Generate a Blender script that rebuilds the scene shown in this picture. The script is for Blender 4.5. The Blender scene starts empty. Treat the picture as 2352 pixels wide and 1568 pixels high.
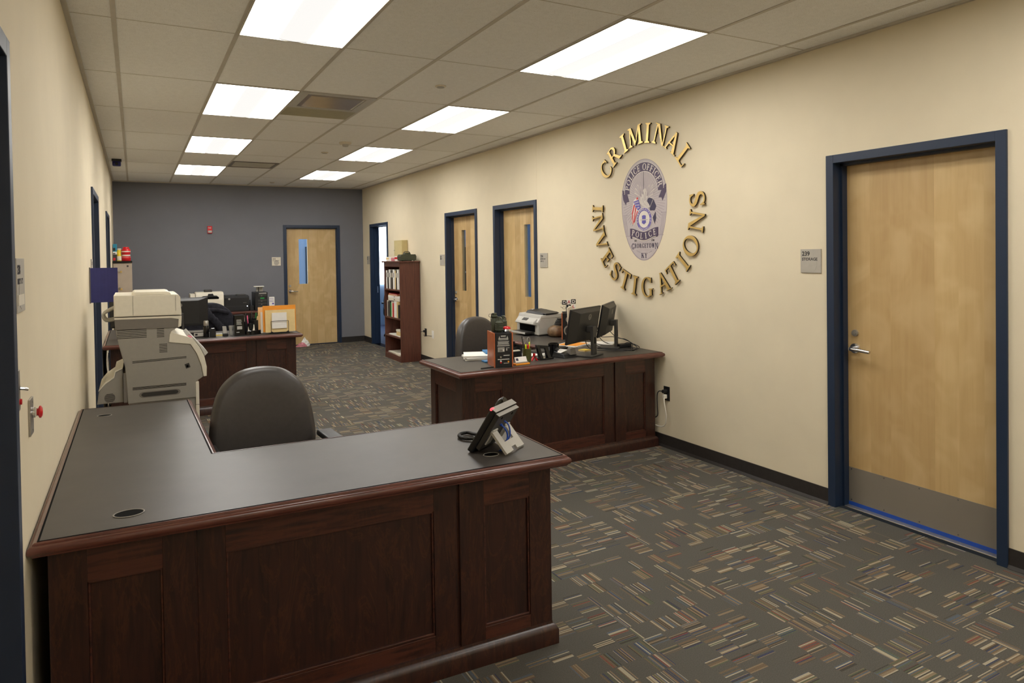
import bpy, bmesh, math, random
from mathutils import Vector, Matrix
random.seed(7)
PI = math.pi
SC = bpy.context.scene
COL = SC.collection
# ---------------------------------------------------------------- dimensions (metres, read off the photo)
CAMH, XR, YB, ZC, H = 1.6035, 3.8012, 12.835, 2.878, 0.785
YF = -2.6
WL = -.292
def XL(y): return WL
LW = 0.0
# ---------------------------------------------------------------- material helpers
def C(r, g, b, a=1.0):
    f = lambda v: (v / 255 / 12.92) if v / 255 <= .04045 else ((v / 255 + .055) / 1.055) ** 2.4
    return (f(r), f(g), f(b), a)
class NT:
    def __init__(s, name):
        s.m = bpy.data.materials.new(name); s.m.use_nodes = True
        s.t = s.m.node_tree; s.n = s.t.nodes; s.b = s.n['Principled BSDF']; s.out = s.n['Material Output']
    def node(s, typ, **kw):
        n = s.n.new(typ)
        for k, v in kw.items(): setattr(n, k, v)
        return n
    def put(s, sock, v):
        if v is None: return
        if isinstance(v, bpy.types.NodeSocket): s.t.links.new(v, sock)
        elif isinstance(v, bpy.types.Node): s.t.links.new(v.outputs[0], sock)
        else: sock.default_value = v
    def math(s, op, a, b=None, c=None):
        n = s.node('ShaderNodeMath', operation=op)
        for i, v in enumerate((a, b, c)): s.put(n.inputs[i], v)
        return n.outputs[0]
    def mix(s, f, a, b, mode='MIX'):
        n = s.node('ShaderNodeMix', data_type='RGBA', blend_type=mode)
        s.put(n.inputs[0], f); s.put(n.inputs[6], a); s.put(n.inputs[7], b)
        return n.outputs[2]
    def coord(s, scale=(1, 1, 1), rnd=False):
        tc = s.node('ShaderNodeTexCoord'); mp = s.node('ShaderNodeMapping')
        s.t.links.new(tc.outputs['Object'], mp.inputs[0]); mp.inputs['Scale'].default_value = scale
        if rnd:
            oi = s.node('ShaderNodeObjectInfo'); k = s.math('MULTIPLY', oi.outputs['Random'], 37.0)
            cb = s.node('ShaderNodeCombineXYZ')
            for i in range(3): s.put(cb.inputs[i], k)
            s.t.links.new(cb.outputs[0], mp.inputs['Location'])
        return mp.outputs[0]
    def noise(s, vec, scale, detail=4, rough=.55, dist=0):
        n = s.node('ShaderNodeTexNoise'); s.put(n.inputs['Vector'], vec)
        n.inputs['Scale'].default_value = scale; n.inputs['Detail'].default_value = detail
        n.inputs['Roughness'].default_value = rough; n.inputs['Distortion'].default_value = dist
        return n.outputs[0]
    def ramp(s, f, stops, interp='LINEAR'):
        n = s.node('ShaderNodeValToRGB'); cr = n.color_ramp; cr.interpolation = interp
        while len(cr.elements) < len(stops): cr.elements.new(.5)
        for e, (p, c) in zip(cr.elements, stops): e.position = p; e.color = c
        s.put(n.inputs[0], f); return n.outputs[0]
    def bump(s, h, strength=.2, dist=.01):
        n = s.node('ShaderNodeBump'); n.inputs['Strength'].default_value = strength; n.inputs['Distance'].default_value = dist
        s.put(n.inputs['Height'], h); s.put(s.b.inputs['Normal'], n)
    def set(s, **kw):
        for k, v in kw.items(): s.put(s.b.inputs[k.replace('_', ' ')], v)
        return s.m
def mat(name, col, rough=.5, metal=0.0, spec=.5, speck=0.0, scale=60, bump=0.0, coat=0.0):
    s = NT(name)
    base = col
    if speck or bump:
        nz = s.noise(s.coord(), scale, 3)
        if speck:
            lo = tuple(c * (1 - speck) for c in col[:3]) + (1,); hi = tuple(min(1, c * (1 + speck)) for c in col[:3]) + (1,)
            base = s.ramp(nz, [(.35, lo), (.65, hi)])
        if bump: s.bump(nz, bump, .004)
    s.set(Base_Color=base, Roughness=rough, Metallic=metal, Specular_IOR_Level=spec)
    if coat: s.set(Coat_Weight=coat, Coat_Roughness=.15)
    return s.m
def emit(name, col, strength):
    s = NT(name); s.set(Base_Color=(0, 0, 0, 1), Emission_Color=col, Emission_Strength=strength); return s.m
M = {}
M['wall'] = mat('wall_cream', C(226, 214, 187), .75, spec=.25, speck=.02, scale=3)
M['wall_grey'] = mat('wall_slate', C(122, 123, 130), .7, spec=.25, speck=.02, scale=3)
M['wall_office'] = mat('wall_office', C(176, 190, 205), .8, spec=.2, speck=.02, scale=3)
M['navy'] = mat('navy_frame_paint', C(30, 46, 70), .42, spec=.5, speck=.04, scale=8)
M['base'] = mat('base_rubber', C(44, 40, 38), .5, speck=.1, scale=30)
M['grid'] = mat('grid_metal', C(196, 190, 178), .5, speck=.03, scale=10)
M['black'] = mat('black_plastic', C(24, 24, 26), .42, speck=.1, scale=90)
M['blackgloss'] = mat('black_gloss', C(14, 14, 15), .12, speck=.05, scale=20)
M['dark'] = mat('dark_grey_plastic', C(52, 50, 47), .5, speck=.06, scale=90)
M['screen'] = mat('monitor_back', C(36, 35, 34), .45, speck=.05, scale=90)
M['vinyl'] = mat('chair_vinyl', C(68, 64, 62), .36, speck=.06, scale=40, bump=.05)
M['cream'] = mat('cream_plastic', C(230, 224, 207), .5, speck=.02, scale=40)
M['greyp'] = mat('warm_grey_plastic', C(152, 148, 140), .55, speck=.02, scale=40)
M['greyd'] = mat('grey_plastic_lip', C(118, 113, 106), .55, speck=.02, scale=40)
M['ltgrey'] = mat('light_grey_plastic', C(186, 184, 177), .5, speck=.02, scale=40)
M['white'] = mat('white_paper', C(236, 233, 226), .7, speck=.02, scale=30)
M['offwhite'] = mat('off_white', C(222, 214, 196), .65, speck=.03, scale=30)
M['steel'] = mat('brushed_steel', C(176, 172, 164), .36, metal=.75, speck=.06, scale=50)
M['kick'] = mat('kick_plate_steel', C(158, 150, 138), .38, metal=.45, speck=.015, scale=4)
M['peach'] = mat('peach_folder', C(240, 196, 140), .65, speck=.03, scale=20)
M['chrome'] = mat('chrome', C(214, 214, 216), .15, metal=1, speck=.02, scale=20)
M['plaque'] = mat('sign_grey', C(178, 172, 160), .5, speck=.03, scale=30)
M['ink'] = mat('sign_ink', C(34, 34, 40), .6, speck=.05, scale=50)
M['gold'] = mat('gold_face', C(214, 182, 112), .34, metal=.55, speck=.06, scale=12)
M['bronze'] = mat('bronze_return', C(44, 36, 24), .4, metal=.4, speck=.1, scale=30)
M['red'] = mat('red_plastic', C(206, 26, 34), .3, speck=.05, scale=30)
M['blueflag'] = mat('blue_sheet', C(44, 46, 112), .55, speck=.05, scale=20)
M['bluecab'] = mat('blue_cable', C(28, 74, 168), .4, speck=.05, scale=30)
M['whitecab'] = mat('white_cable', C(226, 220, 206), .45, speck=.03, scale=30)
M['hole'] = mat('black_hole', C(6, 6, 7), .7, spec=.05, speck=.05, scale=30)
M['tan'] = mat('manila', C(226, 200, 142), .7, speck=.03, scale=20)
M['orange'] = mat('orange_folder', C(232, 150, 40), .6, speck=.04, scale=20)
M['paperblue'] = mat('blue_folder', C(52, 120, 176), .5, speck=.04, scale=20)
M['cherry'] = mat('speaker_cherry', C(176, 96, 58), .35, speck=.12, scale=14)
M['olive'] = mat('olive_metal', C(62, 66, 50), .5, speck=.12, scale=40)
M['olivep'] = mat('olive_panel', C(164, 158, 126), .45, speck=.04, scale=20)
M['panelbox'] = mat('tan_panel_box', C(196, 180, 128), .5, speck=.03, scale=20)
M['plaquemirror'] = mat('diffuser_plaque', C(158, 148, 138), .2, metal=.3, speck=.03, scale=6)
M['leather'] = mat('brown_leather', C(112, 88, 62), .45, speck=.4, scale=26, bump=.3)
M['jacket'] = mat('charcoal_cloth', C(40, 40, 46), .95, spec=.15, speck=.25, scale=22, bump=.9)
M['locker'] = mat('locker_grey', C(176, 162, 146), .45, speck=.03, scale=10)
M['yellow'] = mat('yellow_label', C(230, 200, 40), .45, speck=.05, scale=30)
M['teal'] = mat('teal_box', C(36, 136, 168), .5, speck=.05, scale=30)
M['pink'] = mat('pink_plastic', C(232, 96, 136), .45, speck=.05, scale=30)
M['green'] = mat('green_plastic', C(40, 150, 70), .45, speck=.05, scale=30)
M['lime'] = mat('lime_plastic', C(206, 216, 40), .45, speck=.05, scale=30)
M['oliveglass'] = mat('olive_mesh_cup', C(70, 74, 34), .35, speck=.2, scale=120)
M['binder'] = mat('binder_grey', C(120, 116, 110), .5, speck=.05, scale=30)
M['carpetblue'] = mat('office_carpet', C(60, 68, 92), .9, speck=.2, scale=80)
M['pinkbag'] = mat('pink_bag', C(206, 130, 140), .4, speck=.2, scale=30)
M['silver'] = mat('silver_decal', C(190, 180, 180), .55, speck=.03, scale=12)
M['silverd'] = mat('silver_decal_line', C(164, 152, 156), .55, speck=.05, scale=12)
M['silverl'] = mat('silver_decal_light', C(208, 200, 192), .55, speck=.05, scale=30)
M['purple'] = mat('purple_banner', C(76, 62, 88), .5, speck=.05, scale=30)
M['lilac'] = mat('seal_violet', C(112, 100, 172), .5, speck=.05, scale=30)
M['decalw'] = mat('decal_white', C(226, 218, 208), .55, speck=.03, scale=30)
M['decalred'] = mat('decal_red', C(206, 66, 68), .55, speck=.05, scale=30)
M['decalblue'] = mat('decal_blue', C(96, 88, 170), .55, speck=.05, scale=30)
M['decalnavy'] = mat('decal_navy', C(54, 48, 76), .55, speck=.05, scale=30)
M['lens'] = emit('lamp_lens', (1.0, .965, .91, 1), 15.0)
M['lens_dim'] = emit('lamp_lens_dimmed', (1.0, .965, .91, 1), 8.5)  # set below the other lenses so the left wall stays darker
M['basket'] = emit('lamp_basket', (1.0, .98, .94, 1), .87)
M['led'] = emit('white_led', (.9, .95, 1, 1), 6)
M['ledred'] = emit('red_led', (1, .06, .08, 1), 2)
M['daylight'] = emit('office_daylight', (.68, .82, 1.0, 1), 8.0)
M['fillglow'] = emit('office_fill_glow', (.50, .66, 1.0, 1), 5.0)  # glow of the panes added inside the two dim offices
def mk_tile():
    s = NT('ceiling_tile'); v = s.coord()
    a = s.noise(v, 190, 2); b = s.noise(v, 26, 3)
    col = s.mix(s.ramp(b, [(.3, (0, 0, 0, 1)), (.7, (1, 1, 1, 1))]), C(240, 240, 238), C(246, 246, 244))
    col = s.mix(s.ramp(a, [(.33, (1, 1, 1, 1)), (.40, (0, 0, 0, 1))]), col, C(218, 216, 210))
    s.bump(a, .12, .002); return s.set(Base_Color=col, Roughness=.9, Specular_IOR_Level=.15)
M['tile'] = mk_tile()
def mk_carpet():
    s = NT('carpet_tiles'); T = .6096
    tc = s.node('ShaderNodeTexCoord'); sp = s.node('ShaderNodeSeparateXYZ'); s.t.links.new(tc.outputs['Object'], sp.inputs[0])
    x, y = s.math('ADD', sp.outputs[0], 20.13), s.math('ADD', sp.outputs[1], 20.31)
    ix, iy = s.math('FLOOR', s.math('DIVIDE', x, T)), s.math('FLOOR', s.math('DIVIDE', y, T))
    par = s.math('MODULO', s.math('ADD', ix, iy), 2.0)
    def sel(a, b): return s.math('ADD', s.math('MULTIPLY', par, a), s.math('MULTIPLY', s.math('SUBTRACT', 1.0, par), b))
    u, v = sel(y, x), sel(x, y)
    def wn(*c):
        cb = s.node('ShaderNodeCombineXYZ')
        for i, k in enumerate(c): s.put(cb.inputs[i], k)
        w = s.node('ShaderNodeTexWhiteNoise', noise_dimensions='3D'); s.t.links.new(cb.outputs[0], w.inputs[0]); return w.outputs[0]
    tid = s.math('ADD', s.math('MULTIPLY', ix, 7.31), s.math('MULTIPLY', iy, 3.17))
    cu = s.math('FLOOR', s.math('DIVIDE', u, .1016))
    vo = s.math('DIVIDE', s.math('ADD', v, s.math('MULTIPLY', wn(cu, tid, 1.5), .3)), .070)
    rv, fr = s.math('FLOOR', vo), s.math('FRACT', vo)
    hi = s.math('ADD', .42, s.math('MULTIPLY', wn(rv, cu, s.math('ADD', tid, 2.5)), .6))
    pres = s.math('MULTIPLY', s.math('GREATER_THAN', wn(cu, rv, tid), .34), s.math('LESS_THAN', fr, hi))
    pres = s.math('MULTIPLY', pres, s.math('LESS_THAN', s.math('FRACT', s.math('DIVIDE', u, .1016)), .93))
    si = s.math('FLOOR', s.math('DIVIDE', v, .0056))
    r = wn(si, cu, s.math('ADD', tid, 5.5))
    base = C(85, 83, 77)
    stripe = s.ramp(r, [(0, base), (.20, C(66, 62, 56)), (.29, C(134, 115, 91)), (.48, C(168, 158, 136)), (.60, C(110, 93, 73)), (.76, C(84, 94, 104)),
                        (.85, C(58, 62, 86)), (.91, C(86, 94, 72)), (.975, C(126, 66, 58))], 'CONSTANT')
    nz = s.noise(tc.outputs['Object'], 260, 2)
    col = s.mix(pres, base, stripe)
    col = s.mix(s.ramp(nz, [(.3, (0, 0, 0, 1)), (.7, (1, 1, 1, 1))]), s.mix(.22, col, C(36, 34, 32)), s.mix(.10, col, C(150, 145, 135)))
    s.bump(nz, .35, .004)
    return s.set(Base_Color=col, Roughness=.95, Specular_IOR_Level=.1)
M['carpet'] = mk_carpet()
def mk_wood(name, sc, dark, mid, hi, rough=.38, coat=.25, figure=.24):
    s = NT(name); v = s.coord(sc, True)
    g = s.noise(v, 4, 6, .6, .6); f = s.noise(s.coord((1.6, 1.6, .5), True), 5.5, 5, .7, 2.0)
    col = s.ramp(g, [(.30, dark), (.55, mid), (.8, mid)])
    col = s.mix(s.ramp(f, [(.50, (0, 0, 0, 1)), (.545, (figure,) * 3 + (1,)), (.57, (0, 0, 0, 1))]), col, hi)
    s.bump(g, .05, .002)
    return s.set(Base_Color=col, Roughness=rough, Coat_Weight=coat, Coat_Roughness=.2)
DK, MD, HI = C(31, 15, 12), C(54, 28, 21), C(104, 60, 32)
M['wood'] = mk_wood('mahogany_upright', (14, 14, 1.2), DK, MD, HI)
M['woodh'] = mk_wood('mahogany_rail', (1.2, 14, 14), DK, C(80, 42, 31), HI, figure=.15)
M['woode'] = mk_wood('mahogany_moulding', (2, 6, 10), C(72, 38, 32), C(100, 56, 46), C(114, 68, 54), .3, .4, .1)
M['woodb'] = mk_wood('bookcase_mahogany', (12, 12, 1.0), C(74, 40, 32), C(96, 54, 42), C(110, 64, 48), .4, .2, .1)
def mk_birch():
    s = NT('birch_veneer'); tc = s.node('ShaderNodeTexCoord'); sp = s.node('ShaderNodeSeparateXYZ'); s.t.links.new(tc.outputs['Object'], sp.inputs[0])
    oi = s.node('ShaderNodeObjectInfo')
    st = s.math('FLOOR', s.math('DIVIDE', s.math('ADD', sp.outputs[0], 5.03), .128))
    w = s.node('ShaderNodeTexWhiteNoise', noise_dimensions='2D'); cb = s.node('ShaderNodeCombineXYZ')
    s.put(cb.inputs[0], st); s.put(cb.inputs[1], oi.outputs['Random']); s.t.links.new(cb.outputs[0], w.inputs[0])
    off = s.node('ShaderNodeCombineXYZ'); s.put(off.inputs[0], s.math('MULTIPLY', w.outputs[0], 9.0)); s.put(off.inputs[2], s.math('MULTIPLY', w.outputs[0], .35))
    va = s.node('ShaderNodeVectorMath', operation='ADD'); s.t.links.new(tc.outputs['Object'], va.inputs[0]); s.t.links.new(off.outputs[0], va.inputs[1])
    mp = s.node('ShaderNodeMapping'); mp.inputs['Scale'].default_value = (16, 16, .9); s.t.links.new(va.outputs[0], mp.inputs[0])
    g = s.noise(mp.outputs[0], 2.2, 5, .55, .4)
    mp2 = s.node('ShaderNodeMapping'); mp2.inputs['Scale'].default_value = (2.2, 2.2, 2.0); s.t.links.new(va.outputs[0], mp2.inputs[0])
    f = s.noise(mp2.outputs[0], 1.6, 2, .5, 1.2)
    col = s.ramp(g, [(.3, C(206, 174, 120)), (.7, C(216, 186, 131))])
    col = s.mix(s.ramp(f, [(.45, (0, 0, 0, 1)), (.7, (.7, .7, .7, 1))]), col, C(230, 202, 150))
    tint = s.ramp(w.outputs[0], [(0, C(214, 204, 194)), (1, C(255, 255, 255))])
    col = s.mix(.8, col, tint, 'MULTIPLY')
    return s.set(Base_Color=col, Roughness=.42, Coat_Weight=.12, Coat_Roughness=.25)
M['birch'] = mk_birch()
def mk_laminate():
    s = NT('desk_laminate'); a = s.noise(s.coord((1, 1, 1), True), 7, 5); b = s.noise(s.coord(), 160, 2)
    col = s.ramp(a, [(.3, C(54, 49, 45)), (.7, C(64, 59, 54))])
    s.bump(b, .06, .001)
    return s.set(Base_Color=col, Roughness=.40, Specular_IOR_Level=.62)
M['laminate'] = mk_laminate()
def mk_glass():
    s = NT('clear_glass'); tr = s.node('ShaderNodeBsdfTransparent'); tr.inputs[0].default_value = (.86, .91, .95, 1)
    gl = s.node('ShaderNodeBsdfGlossy'); gl.inputs['Roughness'].default_value = .02
    lw = s.node('ShaderNodeLayerWeight'); lw.inputs[0].default_value = .5; fr = s.math('MULTIPLY_ADD', s.math('POWER', lw.outputs['Facing'], 5.0), .7, .03); mx = s.node('ShaderNodeMixShader')
    s.t.links.new(fr, mx.inputs[0]); s.t.links.new(tr.outputs[0], mx.inputs[1]); s.t.links.new(gl.outputs[0], mx.inputs[2])
    s.t.links.new(mx.outputs[0], s.out.inputs[0]); return s.m
M['glass'] = mk_glass()
# ---------------------------------------------------------------- object helpers
def tag(o, label=None, cat=None, group=None, kind=None):
    if label: o['label'] = label
    if cat: o['category'] = cat
    if group: o['group'] = group
    if kind: o['kind'] = kind
    return o
def thing(name, label, cat, loc=(0, 0, 0), rz=0.0, group=None, kind=None):
    o = bpy.data.objects.new(name, None); COL.objects.link(o); o.empty_display_size = .1
    o.location = loc; o.rotation_euler = (0, 0, rz)
    return tag(o, label, cat, group, kind)
def frame(xa, ya, za, o=(0, 0, 0)):
    m = Matrix.Identity(4)
    for i, v in enumerate((xa, ya, za)):
        for j in range(3): m[j][i] = v[j]
    for j in range(3): m[j][3] = o[j]
    return m
FACE = frame((1, 0, 0), (0, 0, 1), (0, -1, 0))          # text/decal plane facing local -Y
class MB:
    def __init__(s): s.bm = bmesh.new(); s.mi = 0; s.M = Matrix.Identity(4)
    def _merge(s, b, sm=None):
        for f in b.faces: f.material_index = s.mi
        b.transform(s.M); me = bpy.data.meshes.new('tmp'); b.to_mesh(me); s.bm.from_mesh(me); bpy.data.meshes.remove(me); b.free(); return s
    def box(s, a, b, bev=0.0, seg=2):
        t = bmesh.new(); bmesh.ops.create_cube(t, size=1)
        for v in t.verts: v.co = Vector([(a[i] + b[i]) / 2 + v.co[i] * (b[i] - a[i]) for i in range(3)])
        if bev: bmesh.ops.bevel(t, geom=t.edges[:], offset=bev, segments=seg, affect='EDGES', profile=.5)
        return s._merge(t)
    def hexa(s, bot, top, bev=0.0):          # eight corners: 4 bottom, 4 top
        t = bmesh.new(); v = [t.verts.new(p) for p in list(bot) + list(top)]
        for q in ((3, 2, 1, 0), (4, 5, 6, 7), (0, 1, 5, 4), (1, 2, 6, 5), (2, 3, 7, 6), (3, 0, 4, 7)): t.faces.new([v[i] for i in q])
        bmesh.ops.recalc_face_normals(t, faces=t.faces)
        if bev: bmesh.ops.bevel(t, geom=t.edges[:], offset=bev, segments=2, affect='EDGES', profile=.5)
        return s._merge(t)
    def cyl(s, p0, p1, r0, r1=None, n=20, bev=0.0):
        r1 = r0 if r1 is None else r1; p0, p1 = Vector(p0), Vector(p1); d = (p1 - p0); L = d.length
        t = bmesh.new(); bmesh.ops.create_cone(t, cap_ends=True, segments=n, radius1=r0, radius2=max(r1, 1e-5), depth=L)
        if bev: bmesh.ops.bevel(t, geom=[e for e in t.edges if len(e.link_faces) == 2 and max(len(f.verts) for f in e.link_faces) > 4], offset=bev, segments=2, affect='EDGES')
        t.transform(Matrix.Translation((p0 + p1) / 2) @ d.to_track_quat('Z', 'Y').to_matrix().to_4x4()); return s._merge(t)
    def tube(s, pts, r, n=8, closed=False):
        pts = [Vector(p) for p in pts]; t = bmesh.new(); rings = []; up = Vector((0, 0, 1)); N = len(pts)
        for i, p in enumerate(pts):
            a = pts[i - 1] if (i or closed) else p; b = pts[(i + 1) % N] if (i < N - 1 or closed) else p
            d = (b - a).normalized()
            if abs(d.dot(up)) > .95: up = Vector((1, 0, 0)) if abs(d.x) < .9 else Vector((0, 1, 0))
            e1 = d.cross(up).normalized(); e2 = d.cross(e1).normalized(); up = -e2 if e2.dot(up) < 0 else e2
            up = (up).normalized(); e1 = d.cross(up).normalized()
            rr = r[i] if isinstance(r, (list, tuple)) else r
            rings.append([t.verts.new(p + (e1 * math.cos(2 * PI * k / n) + up * math.sin(2 * PI * k / n)) * rr) for k in range(n)])
        M_ = N if closed else N - 1
        for i in range(M_):
            A, B = rings[i], rings[(i + 1) % N]
            for k in range(n): t.faces.new((A[k], A[(k + 1) % n], B[(k + 1) % n], B[k]))
        if not closed: t.faces.new(rings[0][::-1]); t.faces.new(rings[-1])
        bmesh.ops.recalc_face_normals(t, faces=t.faces); return s._merge(t)
    def lathe(s, prof, c=(0, 0, 0), n=28, axis=None):
        t = bmesh.new(); rings = []
        for r, z in prof:
            if r < 1e-6: rings.append([t.verts.new((0, 0, z))])
            else: rings.append([t.verts.new((r * math.cos(2 * PI * k / n), r * math.sin(2 * PI * k / n), z)) for k in range(n)])
        for A, B in zip(rings, rings[1:]):
            for k in range(n):
                k2 = (k + 1) % n
                if len(A) == 1 and len(B) == 1: continue
                if len(A) == 1: t.faces.new((A[0], B[k], B[k2]))
                elif len(B) == 1: t.faces.new((A[k], A[k2], B[0]))
                else: t.faces.new((A[k], A[k2], B[k2], B[k]))
        if len(rings[0]) > 1: t.faces.new(rings[0][::-1])
        if len(rings[-1]) > 1: t.faces.new(rings[-1])
        bmesh.ops.recalc_face_normals(t, faces=t.faces)
        if axis is not None: t.transform(Vector(axis).to_track_quat('Z', 'Y').to_matrix().to_4x4())
        t.transform(Matrix.Translation(c)); return s._merge(t)
    def prism(s, poly, plane, d0, d1, bev=0.0, side_mi=None):
        f = {'xy': lambda p, d: (p[0], p[1], d), 'xz': lambda p, d: (p[0], d, p[1]), 'yz': lambda p, d: (d, p[0], p[1])}[plane]
        t = bmesh.new(); A = [t.verts.new(f(p, d0)) for p in poly]; B = [t.verts.new(f(p, d1)) for p in poly]; n = len(poly)
        caps = [t.faces.new(A), t.faces.new(B[::-1])]; sides = [t.faces.new((A[i], B[i], B[(i + 1) % n], A[(i + 1) % n])) for i in range(n)]
        bmesh.ops.recalc_face_normals(t, faces=t.faces)
        if bev: bmesh.ops.bevel(t, geom=[e for e in t.edges if any(len(x.verts) == n for x in e.link_faces)] if n > 4 else t.edges[:], offset=bev, segments=2, affect='EDGES')
        if side_mi is None: return s._merge(t)
        for x in caps: x.material_index = s.mi
        for x in sides: x.material_index = side_mi
        t.transform(s.M); me = bpy.data.meshes.new('tmp'); t.to_mesh(me); s.bm.from_mesh(me); bpy.data.meshes.remove(me); t.free(); return s
    def rings(s, rr, caps=(True, True), closed=True):    # loft a list of vertex rings
        t = bmesh.new(); R = [[t.verts.new(p) for p in ring] for ring in rr]; n = len(rr[0])
        for A, B in zip(R, R[1:]):
            for k in range(n if closed else n - 1): t.faces.new((A[k], A[(k + 1) % n], B[(k + 1) % n], B[k]))
        if caps[0]: t.faces.new(R[0][::-1])
        if caps[1]: t.faces.new(R[-1])
        bmesh.ops.recalc_face_normals(t, faces=t.faces); return s._merge(t)
    def build(s, name, m, parent=None, smooth=None, sub=0):
        me = bpy.data.meshes.new(name); s.bm.to_mesh(me); s.bm.free()
        for x in (m if isinstance(m, (list, tuple)) else [m]): me.materials.append(x)
        if smooth is not None:
            for p in me.polygons: p.use_smooth = True
            me.set_sharp_from_angle(angle=math.radians(smooth))
        o = bpy.data.objects.new(name, me); COL.objects.link(o)
        if sub:
            k = o.modifiers.new('smooth', 'SUBSURF'); k.levels = sub; k.render_levels = sub
        if parent: o.parent = parent
        return o
def text(body, size, m, name, parent, M4, depth=.0004, align='LEFT', sx=1.0):
    cu = bpy.data.curves.new('t', 'FONT'); cu.body = body; cu.size = size; cu.extrude = depth; cu.align_x = align; cu.align_y = 'BOTTOM_BASELINE'; cu.offset = size * .018
    cu.resolution_u = 3
    ob = bpy.data.objects.new('t', cu); COL.objects.link(ob)
    me = bpy.data.meshes.new_from_object(ob.evaluated_get(bpy.context.evaluated_depsgraph_get()))
    bpy.data.objects.remove(ob); bpy.data.curves.remove(cu)
    me.transform(M4 @ Matrix.Diagonal((sx, 1, 1, 1))); me.materials.clear(); me.materials.append(m)
    o = bpy.data.objects.new(name, me); COL.objects.link(o)
    if parent: o.parent = parent
    return o
def at(x, z, y=0.0): return Matrix.Translation((x, y, z)) @ FACE     # text origin on a wall facing local -Y
def dup(src, loc=None, rz=None, label=None, group=None):
    r = src.copy(); COL.objects.link(r)
    if loc is not None: r.location = loc
    if rz is not None: r.rotation_euler = (0, 0, rz)
    if label: r['label'] = label
    if group: r['group'] = group
    for ch in list(src.children):
        c = ch.copy(); COL.objects.link(c); c.parent = r
        for g in list(ch.children):
            d = g.copy(); COL.objects.link(d); d.parent = c
    return r
def catmull(P, n=6, closed=False):
    P = [Vector(p) for p in P]; out = []; N = len(P)
    for i in range(N if closed else N - 1):
        p0, p1, p2, p3 = P[(i - 1) % N] if (i or closed) else P[0], P[i], P[(i + 1) % N], P[(i + 2) % N] if (i + 2 < N or closed) else P[-1]
        for k in range(n):
            t = k / n; out.append(.5 * ((2 * p1) + (p2 - p0) * t + (2 * p0 - 5 * p1 + 4 * p2 - p3) * t * t + (3 * p1 - p0 - 3 * p2 + p3) * t ** 3))
    if not closed: out.append(P[-1])
    return out
def offset(poly, d):                  # CCW polygon grown outwards by d, mitred
    n = len(poly); out = []
    for i in range(n):
        p = Vector(poly[i]); a = (p - Vector(poly[i - 1])).normalized(); b = (Vector(poly[(i + 1) % n]) - p).normalized()
        na, nb = Vector((a.y, -a.x)), Vector((b.y, -b.x)); m = (na + nb); m = m / max(.2, m.dot(na)) if m.length > 1e-6 else na
        out.append((p.x + m.x * d, p.y + m.y * d))
    return out
# ================================================================ the room
FT, FW = 2.184, 1.016            # door frame outer height / width
def wall_pieces(mb, a0, a1, ops, t0, t1, along, z1):
    cur = a0
    def bx(u0, u1, z0, zz):
        if along == 'y': mb.box((t0, u0, z0), (t1, u1, zz))
        else: mb.box((u0, t0, z0), (u1, t1, zz))
    for c0, c1, top in sorted(ops):
        bx(cur, c0, 0, z1); bx(c0, c1, top, z1); cur = c1
    bx(cur, a1, 0, z1)
TH = .15
RD = {'store': 2.337, 'mid': 6.898, 'far': 8.372, 'open': 11.868}
hw = FW / 2 - .004
def st(o, label, cat): return tag(o, label, cat, kind='structure')
mb = MB(); mb.box((-.6, YF - .1, -.08), (XR + .02, YB + .02, 0)); st(mb.build('floor', M['carpet']), 'grey carpet tiles with short coloured stripes laid in turned blocks', 'floor')
mb = MB(); mb.box((-.6, YF - .1, ZC + .002), (XR + .1, YB + .1, ZC + .06))
ceil = st(mb.build('ceiling', M['tile']), 'suspended ceiling of tan acoustic tiles over the office', 'ceiling')
gx = [.5383 + .6096 * i for i in range(-1, 6)]; gy = [4.2123 + 1.2192 * j for j in range(-5, 8)]
mb = MB()
for x in gx: mb.box((x - .012, YF, ZC - .002), (x + .012, YB, ZC + .004))
for y in gy: mb.box((-.3, y - .0035, ZC + .0005), (XR, y + .0035, ZC + .004))
mb.build('ceiling_grid', M['grid'], ceil)
mb = MB(); wall_pieces(mb, YF, YB + TH, [(c - hw, c + hw, FT - .004) for c in RD.values()], XR, XR + TH, 'y', ZC + .05)
for y in (6.385,): mb.box((XR - .0012, y - .0015, FT), (XR, y + .0015, ZC - .02))
wr = st(mb.build('wall_right', M['wall']), 'long cream wall carrying the gold lettering and three birch doors', 'wall')
mb = MB(); wall_pieces(mb, -.6, XR, [(2.852 - hw, 2.852 + hw, FT - .004)], YB, YB + TH, 'x', ZC + .05)
st(mb.build('wall_back', M['wall_grey']), 'slate grey end wall with red strobe and single door', 'wall')
mb = MB(); mb.box((-.6, YF - TH, 0), (XR + TH, YF, ZC + .05)); st(mb.build('wall_front', M['wall']), 'cream wall behind the camera', 'wall')
# left wall is a hair out of parallel: local frame x along the wall, +y into the wall
LD = {'near': 1.735, 'mid': 6.879, 'far': 9.99}
wl = MB(); wall_pieces(wl, YF, YB + .1, [(c - hw, c + hw, FT - .004) for c in LD.values()], 0, TH, 'x', ZC + .05)
o = wl.build('wall_left', M['wall']); o.location = (WL, 0, 0); o.rotation_euler = (0, 0, PI / 2 + LW); st(o, 'cream side wall with navy door frames at the left', 'wall')
def onleft(y): return (XL(y), y, 0), PI / 2 + LW
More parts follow.
